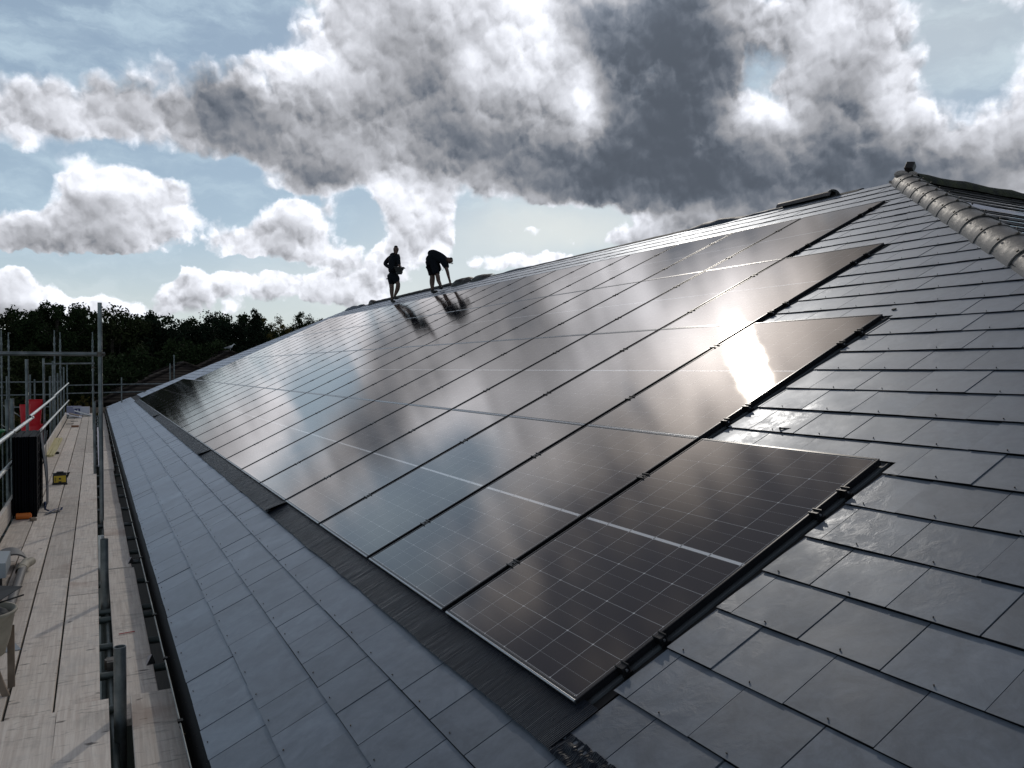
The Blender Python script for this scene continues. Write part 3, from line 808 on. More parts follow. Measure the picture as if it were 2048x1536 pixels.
# long splits in that board
# toe boards standing on edge along the outer side
for bi, (y0, y1) in enumerate([(2.0, 5.9), (5.95, 9.85), (9.9, 13.8), (13.85, 17.7), (17.75, 21.6), (21.65, 25.5), (25.55, 30.6)]):
    o = empty('toe_board', (-2.40, (y0 + y1) / 2, DZ), (0, 0, rb.uniform(-.003, .003)), 'scaffold toe board standing on edge at the outer side, %s from the near end' % ORD[bi], 'board', 'toe boards on edge')
    b = MB(); h = (y1 - y0) / 2; b.cbox((-.019, -h, 0), (.019, h, .222), .003); b.build('plank', M['board'], o)
o = empty('toe_board', (-1.75, 34.7, DZ), (0, 0, 0), 'dark toe board closing the far end of the walkway', 'board', 'toe boards on edge')
b = MB(); b.cbox((-.65, -.019, 0), (.95, .019, .22), .003); b.build('plank', M['brownwood'], o)

# ------------------------------------------------------------------ scaffold (one bolted structure)
sc = empty('scaffold', (-1.9, 10, -5.2), label='galvanised tube and coupler scaffold along the eave of the roof', cat='scaffold')
def part(mb, name, mat):
    o = mb.build(name, mat, sc); o.matrix_parent_inverse = Matrix.Translation((1.9, -10, 5.2)); return o
TR = .02415
def standard(x, y, top, base=-5.2, r=TR, mat='galv', lean=(0, 0), hollow=True, pin=False):
    m_ = MB(); m_.tube((x, y, base), (x + lean[0], y + lean[1], top), r, 16, hollow=.004 if hollow else 0)
    if pin:
        m_.tube((x + lean[0], y + lean[1], top), (x + lean[0], y + lean[1], top + .22), .014, 8)
        for z in (top - .25, top - .95, top - 1.6): m_.tube((x, y, z), (x, y, z + .06), r * 1.5, 10)
    return part(m_, 'standard', M[mat])
def coupler(x, y, z):
    m_ = MB(); m_.tube((x, y, z - .03), (x, y, z + .03), .034, 10); m_.box((x - .02, y - .06, z - .028), (x + .03, y + .045, z + .028))
    m_.tube((x + .02, y - .055, z), (x + .06, y - .055, z), .010, 6)
    return part(m_, 'coupler', M['coupler'])
standard(-1.360, 2.235, -.290, r=.030, lean=(.006, 0))
standard(-1.402, 4.66, -.195, r=.029)
standard(-1.396, 8.45, 1.94)
standard(-1.42, 5.9, -.40, mat='galv_bright')
standard(-1.47, 13.3, .57)
standard(-1.51, 24.6, 2.02, pin=True)
for (x, y, t) in [(-2.47, 9.85, .74), (-2.47, 10.55, .73), (-2.47, 13.25, 1.30), (-2.47, 18.2, 1.37), (-2.47, 21.0, .95), (-2.47, 22.6, 1.35), (-2.47, 25.6, 1.0), (-2.47, 28.5, .9), (-2.47, 31.0, 1.2), (-2.47, 35.0, 1.33), (-2.47, 5.2, .5)]:
    standard(x, y, t)
for (x, y, t) in [(-4.04, 27, 2.13), (-3.85, 27, 2.06), (-2.60, 27, 2.16), (-2.44, 27, 2.09)]: standard(x, y, t, pin=True, hollow=False)
for (x, y, t) in [(-3.28, 27, .95), (-3.16, 27, .8), (-3.9, 26.9, .9), (-.485, 34, .77), (1.365, 34, 1.36), (1.525, 34, 1.72)]: standard(x, y, t, mat='galv', hollow=False)
def ledger(p0, p1, mat='galv_bright', r=TR, name='guard_rail'):
    m_ = MB(); m_.tube(p0, p1, r, 14, hollow=.004); return part(m_, name, M[mat])
ledger((-2.41, 3.0, .33), (-2.41, 13.6, .30)); ledger((-2.415, 13.0, .345), (-2.405, 22.0, .40)); ledger((-2.41, 21.5, .42), (-2.41, 34.5, .55))
ledger((-2.41, 3.0, -.04), (-2.41, 15.8, -.09)); ledger((-2.40, 15.2, -.06), (-2.41, 34.5, -.16))
for (y, z) in [(9.85, .32), (13.25, .32), (18.2, .37), (22.6, .43), (28.5, .49), (9.85, -.06), (13.25, -.08), (18.2, -.07), (22.6, -.10)]: coupler(-2.44, y, z)
ledger((-4.4, 8.50, 1.318), (-1.345, 8.50, 1.318), 'galv', name='transom_tube'); coupler(-1.40, 8.47, 1.318); 
ledger((-2.75, 24.55, 1.28), (-1.46, 24.55, 1.30), 'galv', name='transom_tube'); coupler(-1.51, 24.6, 1.30); coupler(-1.51, 24.6, 1.18)
ledger((-4.1, 27.05, .71), (-2.45, 27.05, .71), 'galv', name='transom_tube'); ledger((-4.1, 27.05, .30), (-2.45, 27.05, .30), 'galv', name='transom_tube')
ledger((-3.9, 26.2, -.05), (-2.7, 26.2, -.05), 'galv', name='transom_tube')
ledger((-2.6, 34.0, .463), (3.4, 34.0, .53), 'galv', name='transom_tube'); ledger((-2.5, 34.0, .138), (1.0, 34.0, .185), 'galv', name='transom_tube')
ledger((-3.75, 24.0, .10), (-2.75, 24.4, -.75), 'galv', r=.016, name='diagonal_brace'); ledger((-3.8, 24.0, -.45), (-2.9, 24.4, -1.2), 'galv', r=.016, name='diagonal_brace')
for (x) in (-1.405,): ledger((x + .02, 1.0, DZ - .10), (x + .02, 34, DZ - .10), 'tube_green', name='ledger_tube')
ledger((-2.45, 1, DZ - .10), (-2.45, 34.5, DZ - .10), 'tube_green', name='ledger_tube')
ledger((-1.02, .5, DZ - .20), (-1.02, 34.5, DZ - .20), 'tube_green', name='ledger_tube')
yy = [.9, 1.62, 2.62, 3.18, 3.75, 4.4, 4.62, 5.5, 6.3, 6.75, 7.5, 8.4, 9.6, 10.8, 12, 13.4, 15, 16.5, 18, 19.5, 21, 23, 25, 27, 29, 31, 33]
for y in yy: ledger((-2.6, y, DZ - .065), (-.75, y + .01, DZ - .065), 'tube_green' if int(y * 10) % 3 else 'galv', name='transom_tube')
coupler(-1.385, 3.30, DZ - .03)
# ------------------------------------------------------------------ things on the walkway
# black roofing trays standing on edge
tr = random.Random(4)
stack = [(-2.355 + i * .0185) for i in range(14)]
proto_t = None
for i, x in enumerate(stack):
    if proto_t is None:
        o = empty('roofing_tray', (0, 0, 0)); m_ = MB()
        m_.cbox((-.0025, -.58, 0), (.0025, .58, 1.0), .0008)
        m_.box((-.004, -.586, .985), (.0125, .585, .998)); m_.box((-.004, -.586, 0), (.0125, -.572, .985)); m_.build('tray_sheet', M['blacktray'], o)
        rbm = MB()
        for z in [k / 9 for k in range(1, 9)]: rbm.box((.0025, -.57, z - .008), (.009, .57, z + .008))
        for yv in (-.56, -.2, .2, .55): rbm.box((.0025, yv - .012, .02), (.0095, yv + .012, .97))
        rbm.build('tray_ribs', M['blacktray'], o)
        proto_t = o
    else: o = copy_tree(proto_t)
    o.location = (x, 9.68 + tr.uniform(-.02, .02), DZ + .001); o.rotation_euler = (tr.uniform(-.004, .004), tr.uniform(-.006, .006), tr.uniform(-.01, .01))
    tag(o, 'black roofing tray on edge in the stack, %s from the outer guard rail side' % ORD[i], 'roofing tray', 'black trays stacked on edge')
o = empty('plastic_sheet', (-2.06, 10.05, DZ), (0, 0, 0), 'dark plastic sheet leaning on the stack of black trays', 'sheet')
m_ = MB(); rows = [[(-.03 + .015 * math.sin(t * 5) + .05 * (1 - t), -.25 + .5 * k / 6, .01 + 1.02 * t + .01 * math.sin(k)) for k in range(7)] for t in [j / 8 for j in range(9)]]
m_.strip(rows); solidify(m_.build('folded_sheet', M['membrane'], o), .006)
m_ = MB(); rows = [[(.03 + .01 * math.sin(t * 7), -.28 + .1 * k / 3, .30 + .72 * t) for k in range(4)] for t in [j / 6 for j in range(7)]]
m_.strip(rows); solidify(m_.build('grey_flap', M['membrane'], o), .004)
o = empty('orange_canister', (-2.24, 9.0, DZ + .038), (0, 0, 0), 'orange plastic cylinder lying at the foot of the black trays', 'canister')
m_ = MB(); m_.tube((-.078, 0, 0), (.070, -.01, 0), .038, 16); m_.tube((-.06, 0, 0), (-.05, 0, 0), .037, 16); m_.build('canister_body', M['orange'], o)
m_ = MB(); m_.tube((.070, -.01, 0), (.082, -.011, 0), .026, 12); m_.build('canister_cap', M['orange'], o)
o = empty('brown_block', (-2.135, 8.86, DZ), (0, 0, .3), 'small brown offcut beside the orange cylinder', 'offcut'); m_ = MB(); m_.cbox((-.03, -.05, 0), (.03, .05, .03), .004); m_.build('offcut', M['brownwood'], o)
o = empty('blue_strap', (-1.95, 9.35, DZ), (0, 0, 0), 'crumpled blue strap trailing on the boards beside the tray stack', 'strap')
m_ = MB(); pts = [(-.10, .25, .10), (-.09, .12, .02), (-.04, .02, .008), (.03, -.02, .02), (.09, .02, .012), (.10, .12, .03), (.02, .06, .02), (-.04, -.10, .008), (-.11, -.22, .006)]
rows = []
for a in range(len(pts) - 1):
    for t in (0, .5):
        p = Vector(pts[a]).lerp(Vector(pts[a + 1]), t); rows.append([p + Vector((-.010, .032, .002)), p + Vector((.014, -.032, .016))])
m_.strip(rows); solidify(m_.build('webbing', M['blue'], o), .004)
# site radio
o = empty('site_radio', (-1.965, 12.12, DZ), (0, 0, .06), 'yellow and black jobsite radio standing on the walkway boards', 'radio')
m_ = MB(); m_.cbox((-.098, -.075, .012), (.098, .075, .165), .014); m_.cbox((-.105, -.085, 0), (.105, .085, .03), .01); m_.build('radio_body', M['darkplastic'], o)
m_ = MB(); m_.cbox((-.082, -.084, .042), (.082, -.076, .145), .003); m_.build('front_panel', M['yellow'], o)
m_ = MB()
for i in range(5): m_.box((-.070, -.087, .060 + i * .013), (-.052, -.0845, .067 + i * .013))
m_.box((-.02, -.088, .040), (.022, -.0845, .060)); m_.tube((0, -.0845, .10), (0, -.089, .10), .016, 12); m_.build('control_dial', M['darkplastic'], o)
m_ = MB(); m_.cbox((-.09, -.03, .165), (.09, .04, .185), .006); m_.cbox((-.045, -.04, .185), (.055, .03, .205), .006); m_.tube((-.1, 0, .175), (.135, .01, .172), .009, 8); m_.tube((.10, .01, .10), (.135, .02, .185), .011, 8); m_.build('carry_handle', M['darkplastic'], o)
# pale battens
for i in range(4):
    o = empty('timber_batten', (-2.385 + i * .046, 18.9 + .12 * (i % 2), DZ), (0, 0, rb.uniform(-.004, .004)), 'pale yellow batten in the bundle on the walkway, %s from the toe board' % ORD[i], 'batten', 'pale battens in a bundle')
    m_ = MB(); m_.cbox((-.0215, -2.3, 0), (.0215, 2.3, .045), .002); m_.build('lath', M['batten'], o)
o = empty('dark_offcut', (-2.18, 17.2, DZ), (0, 0, .3), 'small dark lump beside the near end of the pale battens', 'offcut'); m_ = MB(); m_.ball((0, 0, .03), .04, 8, 5, (1, .8, .75)); m_.box((-.05, -.02, 0), (.02, .03, .02)); m_.build('lump', M['darkplastic'], o)
o = empty('brick_offcut', (-2.02, 25.9, DZ), (0, 0, .1), 'brown brick piece lying on the walkway beyond the battens', 'brick'); m_ = MB(); m_.cbox((-.10, -.06, 0), (.10, .06, .06), .006); m_.build('brick_piece', M['brick'], o)
for (x, y, lb) in [(-2.1, 29.0, 'dark slate strip lying flat on the boards near the tilted white boards'), (-2.2, 27.6, 'dark strip lying by the toe board beyond the brick piece')]:
    o = empty('slate_strip', (x, y, DZ), (0, 0, .1), lb, 'offcut'); m_ = MB(); m_.cbox((-.11, -.07, 0), (.11, .07, .012), .002); m_.build('strip', M['darkplastic'], o)
# tilted boards and cartons at the far end
o = empty('leaning_panel', (-2.15, 31.3, DZ), (0, 0, 0), 'pale panel propped at a slant on the toe board near the far end', 'panel')
m_ = MB(); mt = Matrix.Translation((.24, 0, .0)) @ Matrix.Rotation(R(17), 4, 'Y'); m_.box((-.58, -.45, 0), (0, .45, .022), mt); m_.build('panel_sheet', M['white'], o)
m_ = MB(); m_.box((-.44, -.10, .024), (-.10, .5, .05), mt); m_.build('dark_batten', M['brownwood'], o)
o = empty('leaning_panel', (-1.95, 32.4, DZ), (0, 0, 0), 'second pale slanting sheet behind the propped panel', 'panel')
m_ = MB(); mt = Matrix.Translation((.36, 0, 0)) @ Matrix.Rotation(R(19), 4, 'Y'); m_.box((-.62, -.4, 0), (0, .4, .018), mt); m_.build('panel_sheet', M['greysheet'], o)
o = empty('carton', (-2.20, 33.6, DZ), (0, 0, .05), 'lilac printed carton at the far end of the walkway, left of the pale one', 'box')
m_ = MB(); m_.cbox((-.26, -.2, 0), (.26, .2, .34), .005); m_.build('carton_body', M['boxlilac'], o)
m_ = MB(); m_.box((.02, -.205, .06), (.22, -.201, .25)); m_.build('printed_label', M['boxblue'], o)
m_ = MB(); m_.box((-.05, -.206, .25), (.2, -.203, .31)); m_.box((.10, -.208, .10), (.14, -.2065, .22)); m_.build('white_label', M['white'], o)
o = empty('carton', (-1.82, 33.5, DZ), (0, 0, -.05), 'pale square carton at the far end of the walkway', 'box')
m_ = MB(); m_.cbox((-.16, -.18, 0), (.16, .18, .31), .005); m_.build('carton_body', M['white'], o)
m_ = MB(); m_.box((-.08, -.184, 0.01), (.11, -.181, .05)); m_.build('printed_label', M['boxblue'], o)
# pale strips between tubes
o = empty('white_trim', (-1.395, 20.0, DZ - .02), (0, 0, 0), 'long white trim strip lying beside the row of standing tubes', 'trim'); m_ = MB(); m_.cbox((-.02, -5.5, 0), (.02, 5.5, .03), .002); m_.build('strip', M['white'], o)
# half-round ridge tile on the boards
t_ = empty('ridge_tile', (-2.16, 6.35, DZ + .004), (0, 0, R(100)), 'brown half-round ridge tile lying on the boards at the left edge', 'tile')
tl = half_tile('tile_shell', .34, .135, .135, M['hip'], t_); tl.location = (-.17, 0, .01)
# guttering pipe with collar
o = empty('downpipe_offcut', (-2.075, 5.85, DZ + .045), (0, 0, 0), 'dark pipe with pale collar lying below the ridge tile', 'pipe')
m_ = MB(); m_.tube((.035, -1.3, -.01), (.035, .15, .02), .034, 16, hollow=.003); m_.build('pipe', M['tube_dark'], o)
m_ = MB(); m_.tube((.032, .06, .016), (.044, .22, .022), .043, 16, hollow=.004); m_.tube((.044, .18, .02), (.09, .30, .03), .038, 14); m_.build('collar', M['tub'], o)
# grey sheet metal box
o = empty('grey_carton', (-2.30, 5.72, DZ), (0, 0, .15), 'pale grey folded sheet at the left edge beside the pipe', 'sheet')
m_ = MB(); m_.add([(-.30, -.28, .26), (.13, -.28, .22), (.20, .22, .22), (-.25, .25, .27)], [(0, 1, 2, 3)]); m_.add([(.13, -.28, .22), (.13, -.28, .10), (.20, .22, .10), (.20, .22, .22)], [(0, 1, 2, 3)])
m_.add([(-.3, -.28, .26), (-.3, -.28, .10), (.13, -.28, .10), (.13, -.28, .22)], [(0, 1, 2, 3)])
solidify(m_.build('folded_sheet', M['greysheet'], o), .005)
m_ = MB(); m_.box((-.28, -.24, 0), (.11, .18, .10)); m_.build('dark_base', M['darkplastic'], o)
o = empty('grey_sheet', (-2.02, 3.9, DZ + .004), (0, 0, .2), 'grey metal offcut behind the legs of the tub stand', 'sheet')
m_ = MB(); m_.add([(-.15, -.15, 0), (.09, -.17, .0), (.02, .30, .05), (-.12, .3, .05)], [(0, 1, 2, 3)]); solidify(m_.build('metal_offcut', M['greysheet'], o), .004)
# mortar tub on timber legs
o = empty('mortar_tub', (-1.964, 3.05, DZ), (0, 0, 0), 'beige mortar bucket raised on two brown timber legs at the left edge', 'bucket')
m_ = MB(); rows = []
for (z, r) in ((.20, .07), (.215, .10), (.30, .125), (.44, .15), (.455, .163), (.468, .163), (.468, .150), (.40, .140)):
    rows.append([(math.cos(a) * r * 1.0 - .06, math.sin(a) * r * 1.15, z) for a in [2 * PI * i / 28 for i in range(28)]])
m_.strip(rows, closed=True); m_.build('tub_shell', M['tub'], o)
m_ = MB(); rows = []
for k in range(7):
    r = .145 * (1 - k / 6)
    rows.append([(math.cos(a) * r - .06, math.sin(a) * r * 1.1, .42 + .10 * (k / 6) ** .8 + .015 * mnoise.noise(Vector((math.cos(a) * 3, math.sin(a) * 3, k)))) for a in [2 * PI * i / 20 for i in range(20)]])
m_.strip(rows, closed=True); m_.build('mortar_heap', M['mortar_wet'], o)
for (x0, y0, x1, y1) in ((.055, .16, .066, .02), (-.03, -.02, .050, -.10), (-.18, -.1, -.22, -.07), (-.16, .05, -.2, .13)):
    m_ = MB(); rows = []
    for t in [i / 6 for i in range(7)]:
        cx = x0 + (x1 - x0) * t * t; cy = y0 + (y1 - y0) * t * t; z = .32 * (1 - t)
        rows.append([(cx - .018, cy - .014, z), (cx + .018, cy - .014, z), (cx + .018, cy + .014, z), (cx - .018, cy + .014, z)])
    m_.strip(rows, closed=True, smooth=False); m_.build('leg', M['brownwood'], o)
o = empty('trowel', (-1.955, 3.08, DZ + .50), (0, 0, 0), 'dark trowel resting across the top of the mortar bucket', 'trowel')
m_ = MB(); m_.add([(-.2, -.05, .045), (.0, -.12, .03), (.11, .09, .055), (-.15, .12, .09)], [(0, 1, 2, 3)]); solidify(m_.build('blade', M['mortar_wet'], o), .004)
m_ = MB(); m_.tube((-.12, -.15, .0), (.12, .03, .02), .005, 8); m_.build('rod', M['darkplastic'], o)
# red crayon stroke
o = MB(); mt = Matrix.Translation((-1.275, 3.78, DZ + .006)) @ Matrix.Rotation(R(8), 4, 'Z'); o.box((-.05, -.006, 0), (.05, .006, .003), mt); tag(o.build('red_pencil', M['redmark']), 'thin red pencil lying across the board beside the gutter', 'pencil')
for (x, y, lb) in [(-1.172, 5.98, 'small silver bracket on the board edge by the gutter, farther one'), (-1.165, 3.10, 'small silver bracket on the board edge by the gutter, nearer one')]:
    o = empty('metal_bracket', (x, y, DZ), (0, 0, .2), lb, 'bracket', 'silver brackets on the board edge'); m_ = MB()
    m_.add([(-.03, -.03, .001), (.025, -.02, .001), (0.01, 0.0, .055), (-.012, .01, .045), (-.01, .05, .001)], [(0, 1, 2), (0, 2, 3), (0, 3, 4), (1, 4, 3, 2)]); solidify(m_.build('folded_metal', M['clip'], o), .003)

# ------------------------------------------------------------------ beyond the guard rail
def chute(x, y, ztop, n, mat, label, h=.55, r=.10, word='rubbish_chute'):
    o = empty(word, (x, y, ztop - n * h), (0, 0, 0), label, 'rubbish chute', 'plastic rubbish chutes')
    for i in range(n):
        m_ = MB(); z = ztop - i * h; rows = []
        for (dz, rr) in ((0, r * 1.18), (-.03, r * 1.12), (-.05, r * 1.15), (-h * .5, r * .95), (-h * 1.08, r * .78)):
            rows.append([(math.cos(a) * rr, math.sin(a) * rr, z + dz - (ztop - n * h)) for a in [2 * PI * k / 20 for k in range(20)]])
        m_.strip(rows, closed=True); m_.build('chute_section', mat, o)
    return o
chute(-2.62, 15.0, .47, 4, M['red'], 'bright red plastic chute beyond the guard rail, nearer of the pair', r=.075)
chute(-2.66, 18.2, .45, 4, M['red'], 'bright red plastic chute beyond the guard rail, farther of the pair', r=.15)
o = empty('green_tub', (-2.85, 9.9, -.1), (0, 0, 0), 'green plastic tub hanging outside the guard rail at the left edge', 'tub')
m_ = MB(); m_.strip([[(math.cos(a) * r, math.sin(a) * r, z) for a in [2 * PI * k / 20 for k in range(20)]] for (z, r) in ((0, .26), (.4, .33), (.42, .36), (.44, .36), (.44, .33))], closed=True); m_.build('tub_shell', M['green'], o)

# houses beyond
def house(name, ax, ay, az, hw, dep, drop, label, yaw=0.0):
    o = empty(name, (ax, ay, -5.2), (0, 0, yaw), label, 'house')
    H = az + 5.2
    m_ = MB(); m_.box((-hw + .4, -dep + .4, 0), (hw - .4, dep - .4, H - drop)); m_.build('wall', M['wall'], o)
    m_ = MB(); e = H - drop; rg = max(dep - hw, .3)
    pts = [(-hw, -dep, e), (hw, -dep, e), (hw, dep, e), (-hw, dep, e), (0, -rg, H), (0, rg, H)]
    m_.add(pts, [(0, 1, 4), (1, 2, 5, 4), (2, 3, 5), (3, 0, 4, 5), (3, 2, 1, 0)])
    rf = m_.build('roof', M['tileroof'], o)
    m_ = MB()
    for a, b_ in ((4, 5), (0, 4), (1, 4), (2, 5), (3, 5)): m_.tube(pts[a], pts[b_], .11, 8)
    m_.build('ridge_capping', M['tileroof'], rf)
    return o
house('brick_house', 5.9, 52, 2.18, 5.6, 9.0, 2.7, 'farther dark tiled house with a gull on its peak')
house('brick_house', 2.85, 45.5, 1.42, 4.3, 6.0, 1.9, 'nearer dark tiled house with low hipped roof behind the scaffold end')
# gull on the peak
gx, gy, gz = 5.9, 48.6, 2.32
o = empty('seagull', (gx, gy, gz - .04), (0, 0, 0), 'white and grey gull standing on the dark house peak', 'bird')
m_ = MB()
rows = []
for (x, z, ry, rz) in ((-.34, .11, .008, .006), (-.24, .13, .035, .03), (-.10, .16, .07, .065), (.02, .18, .08, .085), (.12, .22, .065, .075), (.17, .29, .04, .045), (.20, .34, .042, .045), (.245, .35, .035, .035), (.28, .345, .012, .012), (.34, .335, .003, .003)):
    rows.append([(x, math.cos(a) * ry, z + math.sin(a) * rz) for a in [2 * PI * k / 12 for k in range(12)]])
m_.strip(rows, closed=True); m_.tube((.03, .025, 0), (.03, .025, .12), .007, 6); m_.tube((.03, -.025, 0), (.03, -.025, .12), .007, 6); m_.build('body', M['gull_white'], o)
m_ = MB()
for s in (-1, 1): m_.strip([[(-.40, s * .02, .12), (-.40, s * .025, .125)], [(-.15, s * .085, .14), (-.15, s * .06, .21)], [(.08, s * .082, .17), (.08, s * .06, .25)], [(.12, s * .05, .2), (.12, s * .05, .24)]])
m_.build('folded_wings', M['gull_grey'], o)

# ------------------------------------------------------------------ trees
def crown_mesh(seed, rx, rz, nclump, per, ls, conic=False, hole=.0):
    r_ = random.Random(seed); vs = []; fs = []
    cl = []
    for i in range(nclump):
        while True:
            d = Vector((r_.gauss(0, 1), r_.gauss(0, 1), r_.gauss(0, 1))).normalized()
            rad = r_.uniform(.35, 1.0) ** .6
            p = Vector((d.x * rx * rad, d.y * rx * rad, d.z * rz * rad))
            if conic: k = max(.06, .5 - p.z / rz * .5); p.x *= k * 1.5; p.y *= k * 1.5
            p *= 1 + .28 * mnoise.noise(d * 2.2 + Vector((seed, 0, 0)))
            if p.z > -rz * .85: break
        cl.append((p, r_.uniform(.35, 1.0) * rx * (.20 if not conic else .16)))
    for (p, cr) in cl:
        for j in range(per):
            d = Vector((r_.gauss(0, 1), r_.gauss(0, 1), r_.gauss(0, .8))).normalized() * cr * r_.uniform(.3, 1.15)
            c = p + d; s = ls * r_.uniform(.6, 1.4)
            a = Vector((r_.gauss(0, 1), r_.gauss(0, 1), r_.gauss(0, 1))).normalized(); b = a.cross(Vector((r_.gauss(0, 1), r_.gauss(0, 1), r_.gauss(0, 1)))).normalized()
            n = len(vs); vs += [c - a * s, c + b * s * .5, c + a * s, c - b * s * .5]; fs.append((n, n + 1, n + 2, n + 3))
    me = bpy.data.meshes.new('crown'); me.from_pydata([tuple(v) for v in vs], [], fs); me.update(); return me, cl
kinds = {}
for nm, args in {'oak': (21, 4.2, 4.0, 190, 120, .125), 'oak2': (22, 4.0, 4.6, 190, 120, .125), 'ash': (23, 3.6, 4.8, 170, 110, .115), 'pine': (24, 3.0, 5.4, 210, 90, .11, True), 'birch': (25, 2.6, 4.2, 110, 60, .09)}.items():
    kinds[nm] = crown_mesh(*args)
def tree(nm, x, y, top, scale, mat, label, rz=0, kindname='broadleaf_tree', grp='trees of the wood behind the roof'):
    me, cl = kinds[nm]; rzz = {'oak': 4.0, 'oak2': 4.6, 'ash': 4.8, 'pine': 5.4, 'birch': 4.2}[nm]
    o = empty(kindname, (x, y, -5.2), (0, 0, rz), label, 'tree', grp)
    cz = top + 5.2 - rzz * scale * 1.02
    key = nm + mat
    me2 = kinds.get(key)
    if me2 is None: me2 = me.copy(); me2.materials.clear(); me2.materials.append(M[mat]); kinds[key] = me2
    c = bpy.data.objects.new('crown', me2); COL.objects.link(c); c.parent = o; c.location = (0, 0, cz); c.scale = (scale, scale, scale)
    t_ = MB(); rr = .22 * scale
    t_.tube((0, 0, 0), (.1, .05, cz - rzz * scale * .4), rr * 1.5, 10, rr); t_.tube((.1, .05, cz - rzz * scale * .4), (0, 0, cz + rzz * scale * .55), rr, 8, rr * .3)
    r_ = random.Random(int(x * 10))
    for p, cr in r_.sample(cl, 16): 
        base = Vector((.1, .05, cz - rzz * scale * r_.uniform(.1, .5))); t_.tube(base, Vector((0, 0, cz)) + p * scale * .92, rr * .35, 6, rr * .08)
    t_.build('trunk', M['bark'], o)
    return o
def dirpt(px, dist):
    """a ground position `dist` metres off in the direction of column px"""
    a = YAW + math.atan((px - 1024) / F); return CAM[0] + math.sin(a) * dist, CAM[1] + math.cos(a) * dist
def ztop(px, py, dist):
    a = math.atan((px - 1024) / F); return CAM[2] + (737 - py - 7) / F * dist * math.cos(a)
TREES = [ # column, row of the top, distance, kind, scale, leaf, label
 (-40, 600, 62, 'oak', 1.1, 'leafA', 'dark oak at the left edge of the wood behind the scaffold'),
 (25, 618, 60, 'oak2', .9, 'leafB', 'low dark tree at far left, left of the tall open-topped oak'),
 (70, 610, 66, 'ash', .9, 'leafA', 'slender dark tree just left of the tall open-topped oak'),
 (116, 596, 58, 'oak', .62, 'leafA', 'tall oak with open gappy crown standing highest at the left'),
 (165, 616, 64, 'oak2', .95, 'leafB', 'olive green tree just left of the tall scaffold tube'),
 (225, 608, 60, 'ash', 1.0, 'leafB', 'olive feathery-topped tree right behind the tall scaffold tube'),
 (290, 618, 66, 'oak', 1.05, 'leafA', 'dark round tree right of the feathery-topped tree'),
 (345, 622, 62, 'oak2', 1.0, 'leafC', 'flat-topped dark tree near the middle of the wood'),
 (395, 628, 70, 'oak', .9, 'leafA', 'dark tree in the dip of the wood skyline'),
 (445, 620, 64, 'ash', 1.0, 'leafC', 'dark dense tree left of the pointed conifer'),
 (490, 618, 68, 'oak', .95, 'leafA', 'dark rounded tree just left of the pointed conifer'),
 (512, 610, 60, 'pine', .8, 'leafC', 'pointed dark conifer rising above the wood'),
 (548, 626, 66, 'birch', .9, 'leafD', 'thin pale-leaved tree between the conifer and the small round tree'),
 (615, 622, 72, 'oak2', .62, 'leafA', 'small round dark tree where the roof meets the wood'),
 (648, 634, 78, 'birch', .7, 'leafA', 'smallest dark tree peeking over the roof edge'),
 (560, 650, 80, 'oak', .9, 'leafB', 'low olive tree in the gap behind the roof edge'),
 (700, 660, 80, 'oak', .9, 'leafB', 'tree mostly hidden behind the roof ridge'),
 (60, 690, 46, 'oak2', .8, 'leafB', 'lower olive tree in front of the wood at the left'),
 (180, 700, 48, 'oak', .8, 'leafA', 'lower dark tree in front of the wood behind the tall tube'),
 (300, 680, 54, 'oak2', .9, 'leafA', 'lower dark tree behind the nearer tiled house'),
 (420, 670, 56, 'oak', .9, 'leafA', 'lower dark tree behind the farther tiled house'),
 (-60, 700, 42, 'ash', .8, 'leafB', 'near dark tree cut by the left edge'),
]
for i, (px_, py_, d_, nm, s_, mt_, lb) in enumerate(TREES):
    x, y = dirpt(px_, d_)
    tree(nm, x, y, ztop(px_, py_, d_), s_, mt_, lb, rz=i * 1.3, kindname='conifer' if nm == 'pine' else 'broadleaf_tree')
# shrubs with autumn tint just past the end of the walkway
for (px_, py_, d_, lb) in [(122, 790, 40, 'yellowing shrub beyond the end of the walkway, left one'), (170, 785, 41, 'yellowing shrub beyond the end of the walkway, right of the cartons'), (38, 820, 34, 'yellow-green shrub below the scaffold at the left')]:
    x, y = dirpt(px_, d_); tree('birch', x, y, ztop(px_, py_, d_), .22, 'leafD', lb, kindname='shrub', grp='shrubs below the scaffold')
# hedge mass that closes the view below the crowns
hm = MB(); rh_ = random.Random(9)
for i in range(9000):
    a = R(-9 + 36 * rh_.random()); d_ = rh_.uniform(72, 84); x = CAM[0] + math.sin(a) * d_; y = CAM[1] + math.cos(a) * d_; z = rh_.uniform(-5.2, 3.6)
    s = rh_.uniform(.3, .8); A = Vector((rh_.gauss(0, 1), rh_.gauss(0, 1), rh_.gauss(0, 1))).normalized() * s; B = A.cross(Vector((rh_.gauss(0, 1), rh_.gauss(0, 1), 1))).normalized() * s * .7
    c = Vector((x, y, z)); hm.add([c - A, c + B, c + A, c - B], [(0, 1, 2, 3)])
tag(hm.build('woodland', M['leafA']), 'dark undergrowth filling the wood behind the trees', 'woodland', kind='stuff')

# ------------------------------------------------------------------ things along the ridge
def roof_thing(name, u, v, n, label, cat, rz=0.0, group=None):
    o = empty(name, P(u, v, n), (0, 0, 0), label, cat, group)
    o.rotation_euler = (0, -AL, rz); return o
